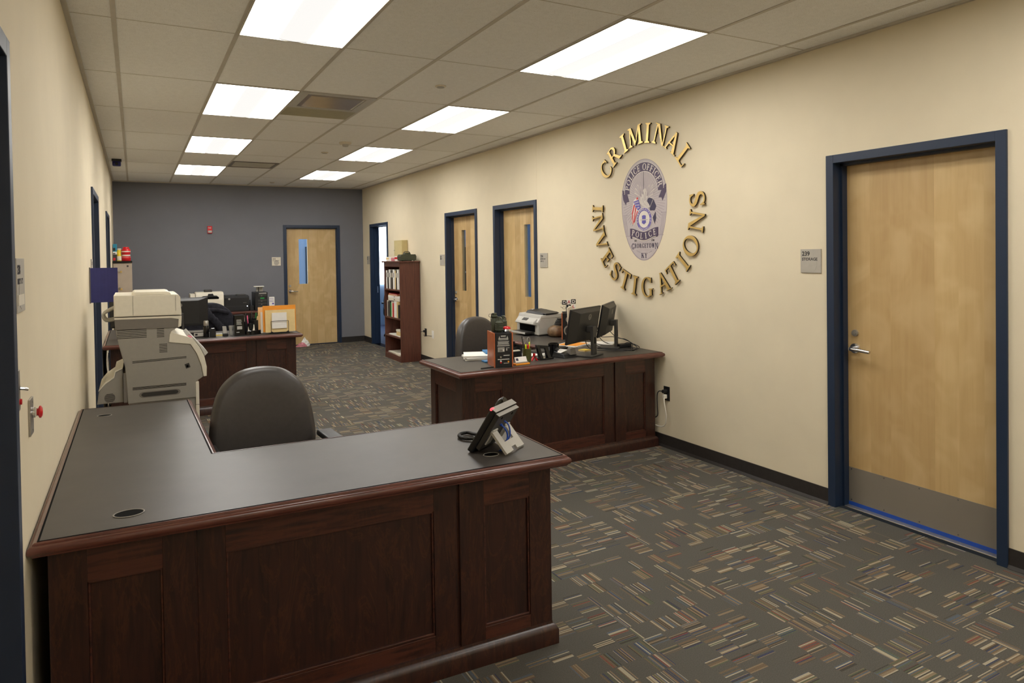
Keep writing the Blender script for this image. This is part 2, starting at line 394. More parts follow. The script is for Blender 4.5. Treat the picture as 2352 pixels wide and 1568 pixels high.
# base boards
def segs(a0, a1, ops):
    cur = a0; out = []
    for c in sorted(ops): out.append((cur, c - FW / 2)); cur = c + FW / 2
    out.append((cur, a1)); return out
mb = MB()
for a, b in segs(YF, YB, RD.values()): mb.prism([(XR, 0), (XR, .102), (XR - .006, .102), (XR - .008, .02), (XR - .018, .002), (XR - .018, 0)], 'xz', a, b)
st(mb.build('baseboard_right', M['base']), 'dark rubber base along the cream lettering wall', 'baseboard')
mb = MB()
for a, b in segs(WL + .008, XR - .008, [2.852]): mb.box((a, YB - .008, 0), (b, YB, .102))
st(mb.build('baseboard_back', M['base']), 'dark rubber base along the slate end wall', 'baseboard')
mb = MB()
for a, b in segs(YF, YB - .01, LD.values()): mb.box((a, -.008, 0), (b, 0, .102))
o = mb.build('baseboard_left', M['base']); o.location = (WL, 0, 0); o.rotation_euler = (0, 0, PI / 2 + LW); st(o, 'dark rubber base along the left wall', 'baseboard')
mb = MB(); mb.box((XR - .022, YF, ZC - .012), (XR, YB, ZC + .006)); mb.box((WL + .024, YB - .022, ZC - .012), (XR - .022, YB, ZC + .006))
st(mb.build('trim_1', M['grid']), 'thin metal wall angle where the ceiling meets the walls', 'trim')
mb = MB(); mb.box((YF, -.024, ZC - .014), (YB - .03, 0, ZC + .006)); o = mb.build('trim_2', M['grid']); o.location = (WL, 0, 0); o.rotation_euler = (0, 0, PI / 2 + LW)
st(o, 'metal wall angle along the left wall', 'trim')
# ---------------------------------------------------------------- doors (local: x across, -y towards the room, z up)
def door(n, loc, rz, label, lite=None, side=-1, kick=False, leaf=True, hand=True, rec=.10, deep=TH):
    t = thing('door_%d' % n, label, 'door', loc, rz, kind='structure')
    hx = FW / 2; m = MB()
    f = .051; y0 = -.014
    for s in (-1, 1):
        a, b = sorted((s * hx, s * (hx - f))); m.box((a, y0, 0), (b, deep, FT), .002)
        a, b = sorted((s * (hx - f), s * (hx - f - .014))); m.box((a, rec - .045, 0), (b, rec, FT - f), 0)
    m.box((-hx + f, y0, FT - f), (hx - f, deep, FT - .0), .002); m.box((-hx + f, rec - .045, FT - f - .014), (hx - f, rec, FT - f), 0)
    m.build('frame', M['navy'], t)
    if not leaf:
        m = MB(); m.box((-hx + f - .003, .085, .93), (-hx + f + .002, .115, 1.05)); m.build('strike_plate', M['chrome'], t); return t
    lx = hx - f - .003; z0, z1 = .012, FT - f - .003; y1 = rec + .045
    m = MB()
    if lite:
        a, b, c, d = lite
        m.box((-lx, rec, z0), (a, y1, z1)); m.box((b, rec, z0), (lx, y1, z1)); m.box((a, rec, z0), (b, y1, c)); m.box((a, rec, d), (b, y1, z1))
    else: m.box((-lx, rec, z0), (lx, y1, z1))
    lf = m.build('door_leaf', M['birch'], t)
    if lite:
        m = MB(); m.box((a, rec + .018, c), (b, rec + .024, d)); m.build('lite_glass', M['glass'], t)
    if hand:
        x = side * (lx - .062); m = MB()
        m.cyl((x, rec, .99), (x, rec - .012, .99), .033, .030, 24); m.cyl((x, rec - .012, .99), (x, rec - .055, .99), .011, n=14)
        m.tube([(x, rec - .05, .99), (x - side * .02, rec - .056, .99), (x - side * .06, rec - .056, .988), (x - side * .128, rec - .054, .982)], [.0125, .012, .011, .010], 12)
        m.build('lever_handle', M['chrome'], t, 40)
        m = MB(); m.cyl((x, rec, 1.085), (x, rec - .012, 1.085), .022, .020, 24); m.cyl((x, rec - .012, 1.085), (x, rec - .017, 1.085), .009, n=14); m.build('deadbolt', M['steel'], t, 40)
    if kick:
        m = MB(); m.box((-lx + .012, rec - .002, .03), (lx - .012, rec, .245))
        k = m.build('kick_plate', M['kick'], t)
        m = MB()
        for i in range(5):
            for z in (.042, .233): m.cyl((-lx + .03 + i * (2 * lx - .06) / 4, rec - .002, z), (-lx + .03 + i * (2 * lx - .06) / 4, rec - .0032, z), .004, n=10)
        m.build('screw', M['chrome'], k)
        m = MB(); m.box((-hx + f, rec - .045, 0), (hx - f, rec + .045, .007), .003); m.build('threshold', M['steel'], t)
        m = MB(); m.box((-lx, rec - .004, .0075), (lx, rec + .002, .030)); m.build('door_sweep', M['bluecab'], t)
    return t
RR = -PI / 2
door(1, (XR, RD['store'], 0), RR, 'birch veneer storage door with steel kick plate, nearest door on the lettering wall', kick=True)
door(2, (XR, RD['mid'], 0), RR, 'birch door with narrow glass at its right, behind the grey desktop printer', lite=(.05, .19, 1.115, 1.937), side=1)
door(3, (XR, RD['far'], 0), RR, 'birch door with narrow glass and lever, between bookcase and the middle door', lite=(-.19, -.065, 1.115, 1.937))
door(4, (2.852, YB, 0), 0, 'birch door in the slate end wall with pale lit glass', lite=(-.226, -.073, 1.115, 1.932), rec=.07)
door(5, (XR, RD['open'], 0), RR, 'open navy door frame beside the bookcase leading to a bright office', leaf=False)
l, r = onleft(LD['near']); door(6, l, r, 'navy door frame at the extreme left edge of the picture', hand=True, rec=.09)
l, r = onleft(LD['mid']); door(7, l, r, 'navy door frame on the left wall behind the blue projecting flag sign', side=1)
l, r = onleft(LD['far']); door(8, l, r, 'far navy door frame on the left wall beside the grey locker', side=1)
# ---------------------------------------------------------------- rooms seen through the glass
def room(name, x0, x1, y0, y1, m, label, skip=()):
    b = MB(); t = .06; z = ZC
    if 'x0' not in skip: b.box((x0 - t, y0 - t, 0), (x0, y1 + t, z))
    if 'x1' not in skip: b.box((x1, y0 - t, 0), (x1 + t, y1 + t, z))
    if 'y0' not in skip: b.box((x0, y0 - t, 0), (x1, y0, z))
    if 'y1' not in skip: b.box((x0, y1, 0), (x1, y1 + t, z))
    b.box((x0, y0, z), (x1, y1, z + t)); st(b.build(name + '_wall', m), label, 'wall')
    b = MB(); b.box((x0, y0, -.06), (x1, y1, 0)); st(b.build(name + '_floor', M['carpetblue']), 'blue grey carpet of the ' + label, 'floor')
XO = XR + TH
room('office_corner', XO, 6.9, 10.6, 15.6, M['wall_office'], 'bright office beyond the open frame', ('x0',))
b = MB(); b.box((XO, 12.99, 0), (XO + .02, 15.6, ZC)); st(b.build('office_corner_wall', M['wall_office']), 'side wall inside the bright office', 'wall')
w = thing('window_1', 'bright office window with white vertical blinds seen through the open frame', 'window', (5.1, 15.58, 0), kind='structure')
b = MB(); b.box((-1.05, -.012, .95), (1.6, -.004, 2.55)); b.build('pane', M['daylight'], w)
b = MB()
for i in range(27):
    x = -1.05 + i * .1; b.M = Matrix.Translation((x, -.07, 0)) @ Matrix.Rotation(.9, 4, 'Z'); b.box((-.042, -.001, .97), (.042, .001, 2.5))
b.build('vertical_blind', M['white'], w)
b = MB(); b.box((-1.1, -.09, 2.5), (1.65, -.03, 2.57), .004); b.build('headrail', M['offwhite'], w)
room('office_middle', XO, 7.0, 7.70, 10.5, M['wall_office'], 'dim office behind the far glazed door', ('x0',))
room('office_near', XO, 7.0, 4.9, 7.58, M['wall_office'], 'dim office behind the middle glazed door', ('x0',))
w = thing('glow_pane_2', 'unseen glowing pane added to light the office behind the far glazed door', 'window', (6.98, 9.1, 0), RR, kind='structure'); b = MB(); b.box((-.8, -.01, 1.0), (.8, -.002, 2.2)); b.build('pane', M['fillglow'], w)  # glowing pane added out of view, lights this office through its door glass
w = thing('glow_pane_3', 'unseen glowing pane added to light the office behind the middle glazed door', 'window', (6.98, 6.2, 0), RR, kind='structure'); b = MB(); b.box((-.8, -.01, 1.0), (.8, -.002, 2.2)); b.build('pane', M['fillglow'], w)  # likewise an added glowing pane, only there to brighten the room
room('end_room', 1.6, 3.78, YB + TH, 16.2, M['wall_office'], 'pale room behind the slate wall door', ('y0',))
w = thing('glow_pane_4', 'unseen glowing pane added to light the pale room behind the slate wall door', 'window', (1.62, 14.6, 0), PI / 2, kind='structure'); b = MB(); b.box((-.9, -.01, .9), (.9, -.002, 2.3)); b.build('pane', M['daylight'], w)  # added emitter on the unseen side wall, brightens the room behind the glass
def bookshelf(loc, rz, label, wd=.9, h=2.0):
    t = thing('bookshelf', label, 'bookshelf', loc, rz); b = MB()
    b.box((-wd / 2, -.3, 0), (-wd / 2 + .02, 0, h)); b.box((wd / 2 - .02, -.3, 0), (wd / 2, 0, h)); b.box((-wd / 2, -.01, 0), (wd / 2, 0, h)); b.build('case', M['dark'], t)
    for k in range(5):
        b = MB(); b.box((-wd / 2 + .02, -.29, .05 + k * (h - .07) / 4), (wd / 2 - .02, -.01, .07 + k * (h - .07) / 4)); b.build('shelf', M['ltgrey'], t)
bookshelf((3.60, 16.18, 0), 0, 'dark bookshelf with pale shelves seen through the slate wall door glass', .33, 1.84)
bookshelf((4.52, 10.47, 0), 0, 'dark bookshelf seen through the far glazed door', 1.1, 1.75)
bookshelf((4.6, 7.56, 0), 0, 'dark bookshelf seen through the middle glazed door', 1.2, .95)
# ---------------------------------------------------------------- ceiling fixtures
def troffer():
    t = thing('ceiling_light', 'x', 'ceiling light', (0, 0, ZC)); x, y = .3048 - .008, .6096 - .008
    m = MB()
    for s in (-1, 1): m.box((s * x - .004, -y, -.006), (s * x + .004, y, .004)); m.box((-x, s * y - .004, -.006), (x, s * y + .004, .004))
    m.build('frame', M['grid'], t)
    m = MB(); m.box((-x + .004, -y + .004, -.002), (x - .004, y - .004, .003)); m.build('lens', M['lens'], t)
    m = MB(); n = 10; r = .085
    m.rings([[(r * math.cos(PI * k / n), yy, -.0022 - .010 * math.sin(PI * k / n)) for k in range(n + 1)] for yy in (-y + .03, y - .03)], caps=(False, False), closed=False); m.build('basket', M['basket'], t, 60)
    m = MB()
    for yy in (y - .03,): m.tube([(r * math.cos(PI * k / n), yy, -.0022 - .010 * math.sin(PI * k / n)) for k in range(n + 1)], .0022, 6)
    m.build('basket_end', M['ltgrey'], t)
    return t
L0 = troffer(); first = True
GL = 'recessed ceiling light panels'
for xc, nm in ((.8431, 'left'), (2.6719, 'right')):
    for yc, w_ in ((-1.274, 'unseen added panel farther behind the camera'), (1.164, 'unseen added panel just behind the camera'), (3.603, 'nearest'), (6.041, 'second nearest'), (8.479, 'third'), (10.918, 'farthest')):  # panels behind the camera are out of view, added to light camera-facing sides
        lab = ('%s bright ceiling light panel in the %s row' % (w_, nm)) if 'behind' not in w_ else '%s in the %s row of ceiling lights' % (w_, nm)
        if nm == 'left' and 0 < yc < 2: continue
        if first: o = L0; first = False; o.location = (xc, yc, ZC); o['label'] = lab; o['group'] = GL
        else: dup(L0, (xc, yc, ZC), label=lab, group=GL)
for o in [o for o in COL.objects if o.get('label', '').startswith('nearest bright ceiling light panel in the left')]:
    for ch in o.children:                      # this panel is dimmed to keep the left wall darker
        if ch.name.startswith('lens'): ch.data = ch.data.copy(); ch.data.materials[0] = M['lens_dim']
t = thing('air_diffuser', 'square ceiling air diffuser with mirror like plaque beside the left light row', 'air vent', (1.4526, 5.735, ZC))
m = MB(); a, c_ = .2985, .235
for s in (-1, 1): m.box((min(s * a, s * c_), -a, -.006), (max(s * a, s * c_), a, .004), .002); m.box((-c_, min(s * a, s * c_), -.006), (c_, max(s * a, s * c_), .004), .002)
m.build('frame', M['ltgrey'], t)
m = MB(); m.hexa([(-.205, -.205, -.010), (.205, -.205, -.010), (.205, .205, -.010), (-.205, .205, -.010)], [(-.232, -.232, -.001), (.232, -.232, -.001), (.232, .232, -.001), (-.232, .232, -.001)]); m.build('plaque', M['plaquemirror'], t)
m = MB(); m.box((-.235, -.235, .0005), (.235, .235, .003)); m.build('throat', M['greyd'], t)
m = MB(); m.box((-.2925, .305, -.004), (.2925, .655, .004), .002); m.build('blank_panel', M['olivep'], t)
t = thing('return_grille', 'grey return air grille in the far ceiling', 'air vent', (1.4526, 10.03, ZC))
m = MB(); a, c_ = .2985, .26
for s in (-1, 1): m.box((min(s * a, s * c_), -a, -.006), (max(s * a, s * c_), a, .004), .002); m.box((-c_, min(s * a, s * c_), -.006), (c_, max(s * a, s * c_), .004), .002)
m.build('frame', M['greyd'], t)
m = MB()
for i in range(26): m.M = Matrix.Translation((0, -.25 + i * .02, -.001)) @ Matrix.Rotation(.12, 4, 'X'); m.box((-.258, -.0085, -.0006), (.258, .0085, .0006))
m.build('louver', M['white'], t)
m = MB(); m.box((-.26, -.26, .0015), (.26, .26, .0035)); m.build('backing', M['ltgrey'], t)
for (x, y), lab in (((2.055, 4.849), 'white sprinkler cap in front of the right light row'), ((2.068, 8.53), 'flat white sprinkler cap behind the smoke detector'), ((2.074, 12.24), 'farthest white sprinkler cap near the slate wall')):
    t = thing('sprinkler', lab, 'sprinkler', (x, y, ZC), group='ceiling sprinkler caps')
    m = MB(); m.lathe([(.042, .004), (.042, -.003), (.036, -.007), (0, -.008)]); m.build('escutcheon', M['offwhite'], t, 40)
    m = MB(); m.lathe([(.028, -.007), (.028, -.011), (0, -.012)]); m.build('cover_plate', M['ltgrey'], t, 40)
t = thing('smoke_detector', 'white domed smoke detector on the ceiling', 'smoke detector', (2.096, 7.689, ZC))
m = MB(); m.lathe([(.068, .003), (.068, -.012), (.06, -.02), (.0, -.022)]); m.build('base', M['offwhite'], t, 40)
m = MB(); m.lathe([(.034, -.02), (.034, -.04), (.026, -.047), (0, -.048)]); m.build('sensor_head', M['ltgrey'], t, 40)
t = thing('security_camera', 'small dark blue security camera on the far left ceiling', 'camera', (-.175, 10.118, ZC))
m = MB(); m.box((-.055, -.05, -.028), (.055, .05, .003), .006); m.build('housing', M['black'], t)
m = MB(); m.box((-.048, -.06, -.085), (.048, .03, -.026), .014, 3); hd = m.build('camera_head', M['blueflag'], t)
m = MB(); m.cyl((0, -.061, -.06), (0, -.066, -.06), .018, n=18); m.build('camera_lens', M['blackgloss'], hd)
# ---------------------------------------------------------------- wall signs, switches, outlets
def sign(loc, rz, label, lines, wd=.152, ht=.152, pm='plaque', window=False):
    t = thing('room_sign', label, 'sign', loc, rz, 'room number signs'); m = MB(); m.box((-wd / 2, -.007, 0), (wd / 2, 0, ht), .0015)
    m.build('plate', M[pm], t)
    for s_, z, sz in lines: text(s_, sz, M['ink'], 'lettering', t, at(-wd / 2 + .012, z, -.0075))
    m = MB(); m.cyl((.002, -.0072, .052), (.002, -.0078, .052), .044, n=32); m.build('seal_disc', M['plaque'], t)
    if window: m = MB(); m.box((-wd / 2 + .012, -.009, .02), (wd / 2 - .03, -.007, .05)); m.build('slider', M['offwhite'], t)
    return t
sign((XR, 2.965, 1.455), RR, 'grey sign reading 239 STORAGE beside the storage door', [('239', .110, .039), ('STORAGE', .079, .0262)])
sign((XR, 6.253, 1.457), RR, 'grey three line room sign right of the middle glazed door', [('236', .108, .036), ('INTERVIEW', .083, .0195), ('OFFICE', .058, .021)])
sign((XR, 9.005, 1.459), RR, 'grey room sign left of the far glazed door', [('235', .108, .036), ('OFFICE', .083, .021)])
sign((XR, 12.505, 1.456), RR, 'grey room sign in the corner beside the open frame', [('234', .108, .036), ('OFFICE', .083, .021)])
sign((2.2165, YB, 1.458), 0, 'pale room sign on the slate wall left of its door', [('232', .108, .036), ('LIEUTENANT', .083, .0195)], pm='offwhite')
l, r = onleft(2.393); sign((l[0], l[1], 1.46), r, 'grey room sign at the near left door frame', [('238', .108, .036), ('RECORDS', .08, .022)], window=True)
l, r = onleft(6.19); sign((l[0], l[1], 1.46), r, 'room sign on the left wall just above the blue flag', [('237', .108, .036)])
t = thing('wall_strobe', 'red fire alarm strobe high on the slate wall', 'fire alarm', (1.135, YB, 2.031)); m = MB(); m.box((-.037, -.035, 0), (.037, 0, .126), .005); m.build('housing', M['red'], t)
m = MB(); m.box((-.03, -.047, .012), (.03, -.035, .05), .006); m.build('lens', M['ltgrey'], t); text('FIRE', .026, M['decalw'], 'lettering', t, at(-.029, .085, -.0355))
l, r = onleft(2.565)
t = thing('panic_button', 'red mushroom push button on a steel plate beside the near door frame', 'push button', (l[0], l[1], 1.072), r)
m = MB(); m.box((-.037, -.006, 0), (.037, 0, .112), .0015); m.build('plate', M['steel'], t)
m = MB(); m.lathe([(.0165, 0), (.0165, .007), (.013, .007), (.013, .012), (0, .012)], (.006, -.006, .066), axis=(0, -1, 0)); m.build('collar', M['chrome'], t, 40)
m = MB(); m.lathe([(.011, 0), (.011, .003), (.0185, .006), (.019, .010), (.013, .014), (0, .0155)], (.006, -.018, .066), axis=(0, -1, 0)); m.build('mushroom_cap', M['red'], t, 40)
for z in (.013, .099): m = MB(); m.cyl((.006, -.006, z), (.006, -.0072, z), .003, n=10); m.build('screw', M['chrome'], t)
l, r = onleft(2.30)
t = thing('lock_switch', 'steel key switch plate with small lever partly behind the near door frame', 'switch', (l[0], l[1], 1.192), r)
m = MB(); m.box((-.037, -.006, 0), (.037, 0, .112), .0015); m.build('plate', M['steel'], t)
m = MB(); m.tube([(.02, -.006, .062), (.024, -.016, .059), (.03, -.024, .055)], [.005, .0045, .004]); m.build('lever', M['chrome'], t, 40)
m = MB(); m.cyl((.022, -.006, .024), (.022, -.011, .024), .008, n=14); m.build('indicator', M['red'], t)
l, r = onleft(5.865)
t = thing('flag_sign', 'blank dark blue flag sign projecting from the left wall', 'sign', (l[0], l[1], 1.295), 0)
m = MB(); m.rings([[(x, .012 * math.sin(PI * k / 8) - d, z) for k, x in [(k, .180 * k / 8) for k in range(9)]] + [(x, .012 * math.sin(PI * k / 8), z) for k, x in [(k, .180 * k / 8) for k in range(8, -1, -1)]] for d in (.004,) for z in (0, .252)]); m.build('sheet', M['blueflag'], t)
m = MB(); m.box((0, -.008, -.004), (.008, .02, .256)); m.build('wall_bracket', M['greyd'], t)
def outlet(loc, rz, label, pm):
    t = thing('wall_outlet', label, 'outlet', loc, rz, 'duplex wall outlets'); m = MB(); m.box((-.035, -.006, 0), (.035, 0, .115), .002); m.build('cover_plate', M[pm], t)
    m = MB()
    for z in (.036, .079): m.box((-.017, -.009, z - .014), (.017, -.005, z + .014), .003)
    m.build('receptacle', M[pm], t); return t
outlet((XR, 4.349, .388), RR, 'black wall outlet with two plugs right of the speaker desk', 'black')
outlet((XR, 9.682, .396), RR, 'black wall outlet nearest the bookcase', 'black')
outlet((XR, 9.402, .388), RR, 'white wall outlet between bookcase and far glazed door', 'white')
t = thing('power_cord', 'black power cord plugged into the outlet beside the desk', 'cord')
m = MB(); m.cyl((XR - .009, 4.349, .465), (XR - .045, 4.352, .465), .017, .014, 18); m.build('plug', M['black'], t, 40)
m = MB(); m.tube(catmull([(XR - .04, 4.355, .465), (XR - .05, 4.39, .462), (XR - .035, 4.43, .42), (XR - .03, 4.435, .33), (XR - .03, 4.435, .25), (XR - .03, 4.50, .22)], 6), .004); m.build('cable', M['black'], t, 60)
t = thing('power_cord', 'white power cord looping from the outlet beside the desk', 'cord')
m = MB(); m.box((XR - .04, 4.335, .405), (XR - .009, 4.365, .44), .006); m.build('plug', M['whitecab'], t)
m = MB(); m.tube(catmull([(XR - .036, 4.345, .415), (XR - .05, 4.325, .37), (XR - .05, 4.305, .28), (XR - .04, 4.33, .2), (XR - .035, 4.39, .17), (XR - .035, 4.50, .17)], 6), .0048); m.build('cable', M['whitecab'], t, 60)
t = thing('power_cord', 'thin black cord between the two outlets by the bookcase', 'cord')
m = MB(); m.box((XR - .04, 9.665, .455), (XR - .009, 9.7, .488), .005); m.build('plug', M['black'], t)
m = MB(); m.tube(catmull([(XR - .036, 9.68, .42), (XR - .045, 9.62, .405), (XR - .04, 9.52, .42), (XR - .02, 9.41, .425)], 6), .004)
m.tube(catmull([(XR - .036, 9.69, .47), (XR - .05, 9.74, .46), (XR - .03, 9.83, .44)], 6), .004); m.build('cable', M['black'], t, 60)
t = thing('wall_box', 'tan metal cabinet box on the wall above the bookcase', 'cabinet', (XR, 10.585, 1.60), RR)
m = MB(); m.box((-.186, -.1, 0), (.186, 0, .25), .004); m.build('body', M['panelbox'], t); m = MB(); m.cyl((-.17, -.1, .09), (-.17, -.106, .09), .009, n=14); m.build('lock', M['steel'], t)
# ================================================================ serif letters
TK, TN, SH = .165, .07, .05
def glyph(ch):
    P = []; w = .8
    def box(x0, x1, y0, y1): P.append([(x0, y0), (x1, y0), (x1, y1), (x0, y1)])
    def stem(x, y0=0., y1=1., t=TK): box(x - t / 2, x + t / 2, y0, y1)
    def ser(x, up, t=TK, r=.115):
        h = t / 2; a = (x - h - r, x + h + r)
        if up: P.append([(a[0], 1), (a[0], 1 - SH * .8), (x - h, 1 - SH * 2.2), (x + h, 1 - SH * 2.2), (a[1], 1 - SH * .8), (a[1], 1)][::-1])
        else: P.append([(a[0], 0), (a[1], 0), (a[1], SH * .8), (x + h, SH * 2.2), (x - h, SH * 2.2), (a[0], SH * .8)])
    def dg(x0, y0, x1, y1, t): P.append([(x0 - t / 2, y0), (x0 + t / 2, y0), (x1 + t / 2, y1), (x1 - t / 2, y1)])
    def arc(cx, cy, rx, ry, a0, a1, ts=TK, tt=TN, n=18):
        for k in range(n):
            a, b = (math.radians(a0 + (a1 - a0) * q / n) for q in (k, k + 1))
            P.append([(cx + rx * math.cos(a), cy + ry * math.sin(a)), (cx + rx * math.cos(b), cy + ry * math.sin(b)),
                      (cx + (rx - ts) * math.cos(b), cy + (ry - tt) * math.sin(b)), (cx + (rx - ts) * math.cos(a), cy + (ry - tt) * math.sin(a))])
    def tick(x, y0, y1, t=TN * .9): box(x - t / 2, x + t / 2, y0, y1)
    if ch == 'I': stem(.2); ser(.2, 1); ser(.2, 0); w = .40
    elif ch in 'CG':
        arc(.5, .5, .46, .52, 48, 312); w = .86
        P.append([(.76, .70), (.83, .70), (.83, .97), (.79, .97), (.74, .90)])
        if ch == 'C': P.append([(.80, .12), (.82, .27), (.76, .27), (.72, .13)])
        else: stem(.76, .06, .42, TK * .95); P.append([(.60, .42), (.60, .37), (.92, .37), (.92, .42)]); w = .95
    elif ch == 'O': arc(.5, .5, .48, .52, 0, 360, n=32); w = 1.0
    elif ch in 'RPB':
        stem(.2); ser(.2, 0); P.append([(.03, 1), (.03, .96), (.12, .9), (.28, .9), (.28, 1)][::-1])
        box(.2, .44, 1 - TN, 1); box(.2, .44, .46, .46 + TN); arc(.42, .73, .31, .27, -90, 90, TK * .95, TN); w = .78
        if ch == 'R': P.append([(.40, .49), (.56, .49), (.90, .0), (.70, .0)]); P.append([(.70, 0), (.98, 0), (.98, SH * .7), (.84, SH * 1.6)]); w = .92
    elif ch == 'M':
        dg(.14, 0, .17, 1, TN * 1.1); stem(.93, 0, 1, TK); P.append([(.10, 1), (.29, 1), (.60, .12), (.50, 0)]); P.append([(.50, 0), (.60, .12), (.93, 1), (.86, 1)])
        ser(.14, 0, TN); ser(.93, 0); P.append([(0, 1), (0, .96), (.2, .9), (.2, 1)][::-1]); P.append([(.9, .9), (1.12, .96), (1.12, 1), (.9, 1)]); w = 1.12
    elif ch == 'N':
        stem(.16, 0, 1, TN * 1.1); stem(.84, 0, 1, TN * 1.1); P.append([(.12, 1), (.32, 1), (.88, 0), (.80, 0), (.74, .08)])
        ser(.16, 0, TN); ser(.84, 1, TN); P.append([(0, 1), (0, .96), (.2, .9), (.2, 1)][::-1]); w = 1.0
    elif ch in 'AV':
        q = []
        q.append([(.10, 0), (.10 + TN * 1.15, 0), (.50, .93), (.44, 1)]); q.append([(.40, 1), (.52, 1), (.88, 0), (.68, 0)])
        q.append([(0, 0), (.27, 0), (.27, SH * .8), (0, SH * .8)]); q.append([(.58, 0), (.98, 0), (.98, SH * .8), (.58, SH * .8)])
        if ch == 'A': P += q; box(.2, .72, .32, .32 + TN)
        else: P += [[(.98 - x, 1 - y) for x, y in p] for p in q]
        w = .98
    elif ch in 'EFL':
        stem(.2); ser(.2, 1); ser(.2, 0)
        if ch != 'L': box(.2, .62, 1 - TN, 1); tick(.60, .78, 1); box(.2, .52, .48, .48 + TN); tick(.52, .38, .64)
        if ch != 'F': box(.2, .66, 0, TN); P.append([(.60, 0), (.66, 0), (.70, .26), (.65, .26)])
        w = .72
    elif ch == 'T': stem(.42); ser(.42, 0); box(.04, .80, 1 - TN, 1); P.append([(.04, 1), (.02, .76), (.07, .76), (.10, .95)]); P.append([(.80, 1), (.82, .76), (.77, .76), (.74, .95)]); w = .84
    elif ch == 'S':
        pts = [(.60, .78), (.52, .93), (.34, .97), (.18, .90), (.13, .75), (.22, .61), (.40, .51), (.57, .40), (.63, .25), (.55, .09), (.36, .03), (.19, .08), (.10, .25)]
        ws = [.06, .07, .075, .11, .15, .175, .18, .175, .15, .11, .075, .07, .06]
        cp = catmull([(a, b, c) for (a, b), c in zip(pts, ws)], 3); L = []; R = []
        for i, p in enumerate(cp):
            d = (cp[min(i + 1, len(cp) - 1)] - cp[max(i - 1, 0)]); d = Vector((d.x, d.y)).normalized(); h = p.z / 2
            L.append((p.x - d.y * h, p.y + d.x * h)); R.append((p.x + d.y * h, p.y - d.x * h))
        for i in range(len(cp) - 1): P.append([L[i], R[i], R[i + 1], L[i + 1]])
        tick(.61, .70, .98, .06); tick(.09, .02, .32, .06); w = .74
    elif ch == 'K': stem(.2); ser(.2, 1); ser(.2, 0); P.append([(.28, .42), (.36, .42), (.78, 1), (.66, 1)]); P.append([(.40, .60), (.56, .66), (.95, 0), (.72, 0)]); box(.56, .92, 1 - SH, 1); box(.62, 1.0, 0, SH); w = .98
    elif ch == 'Y': stem(.45, 0, .5); ser(.45, 0); P.append([(.37, .5), (.53, .45), (.24, 1), (.04, 1)]); P.append([(.45, .5), (.53, .5), (.86, 1), (.78, 1)]); box(-.04, .32, 1 - SH, 1); box(.66, .96, 1 - SH, 1); w = .92
    elif ch == 'W':
        for x0, x1, t in ((.06, .34, TK), (.34, .58, TN), (.50, .80, TK), (.80, 1.06, TN)): 
            P.append([(x0 + (0 if x0 < x1 and t == TK else 0), 1 if t == TK else 0), (x0 + t, 1 if t == TK else 0), (x1 + t, 0 if t == TK else 1), (x1, 0 if t == TK else 1)])
        box(-.04, .32, 1 - SH, 1); box(.94, 1.2, 1 - SH, 1); w = 1.2
    return P, w
def ccw(p): return p if sum(a[0] * b[1] - b[0] * a[1] for a, b in zip(p, p[1:] + p[:1])) > 0 else p[::-1]
def place(ch, h, cx, cz, ang, sx=1.0):       # glyph polygons centred on (cx, cz), rotated by ang
    P, w = glyph(ch); ca, sa = math.cos(ang), math.sin(ang); out = []
    for p in P:
        q = []
        for x, y in p:
            a, b = (x - w / 2) * h * sx, (y - .5) * h; q.append((cx + a * ca - b * sa, cz + a * sa + b * ca))
        out.append(ccw(q))
    return out
# ---------------------------------------------------------------- gold letters on the right wall: local x right, z up, centre of the ring
CY, CZ, RL, LH = 4.607, 1.955, .648, .165
def ring(word, a0, a1, inward):
    ws = [glyph(c)[1] + .22 for c in word]; tot = sum(ws); cur = 0; out = []
    for c, w in zip(word, ws): out.append((c, a0 + (a1 - a0) * (cur + w / 2) / tot)); cur += w
    return out
ORD = ['first', 'second', 'third', 'fourth', 'fifth', 'sixth', 'seventh', 'eighth', 'ninth', 'tenth', 'eleventh', 'twelfth', 'thirteenth', 'fourteenth']
CA = [142, 126.8, 111.8, 97.8, 83.2, 68.8, 53.5, 38.0]
IA = [174.9, 186.9, 202.4, 218.2, 233.3, 247.0, 259.6, 274.0, 292.5, 305.0, 318.3, 331.6, 349.5, 364.2]
for word, angs, inward in (('CRIMINAL', CA, False), ('INVESTIGATIONS', IA, True)):
    for i, (c, a) in enumerate(zip(word, angs)):
        a = math.radians(a); x, z = RL * math.cos(a), RL * math.sin(a); rot = a - PI / 2 + (PI if inward else 0)
        t = MB()
        sid = 0; prev = []
        for p in place(c, LH, 0, 0, rot):            # strokes that run on into each other stay flush
            if sum(any((Vector(q) - Vector(v)).length < 1e-6 for v in prev) for q in p) < 2: sid += 1
            prev = p; d = .0225 + .00012 * (sid % 9); t.mi = 0; t.prism(p, 'xz', -d, -.008 - .00011 * (sid % 7), side_mi=1)
        o = t.build('gold_letter', [M['gold'], M['bronze']]); o.location = (XR, CY - x, CZ + z); o.rotation_euler = (0, 0, RR)
        # studs that hold it to the wall are part of the same casting
        tag(o, 'gold letter %s, the %s letter of %s on the cream wall' % (c, ORD[i], word), 'letter', 'gold letters of ' + word)
        s = MB(); q = glyph(c)[0][0]; mx = sum(p[0] for p in q) / len(q) - glyph(c)[1] / 2; mz = sum(p[1] for p in q) / len(q) - .5
        ca, sa = math.cos(rot), math.sin(rot); s.cyl(((mx * ca - mz * sa) * LH, 0, (mx * sa + mz * ca) * LH), ((mx * ca - mz * sa) * LH, -.009, (mx * sa + mz * ca) * LH), .004, n=8)
        s.build('standoff', M['bronze'], o)
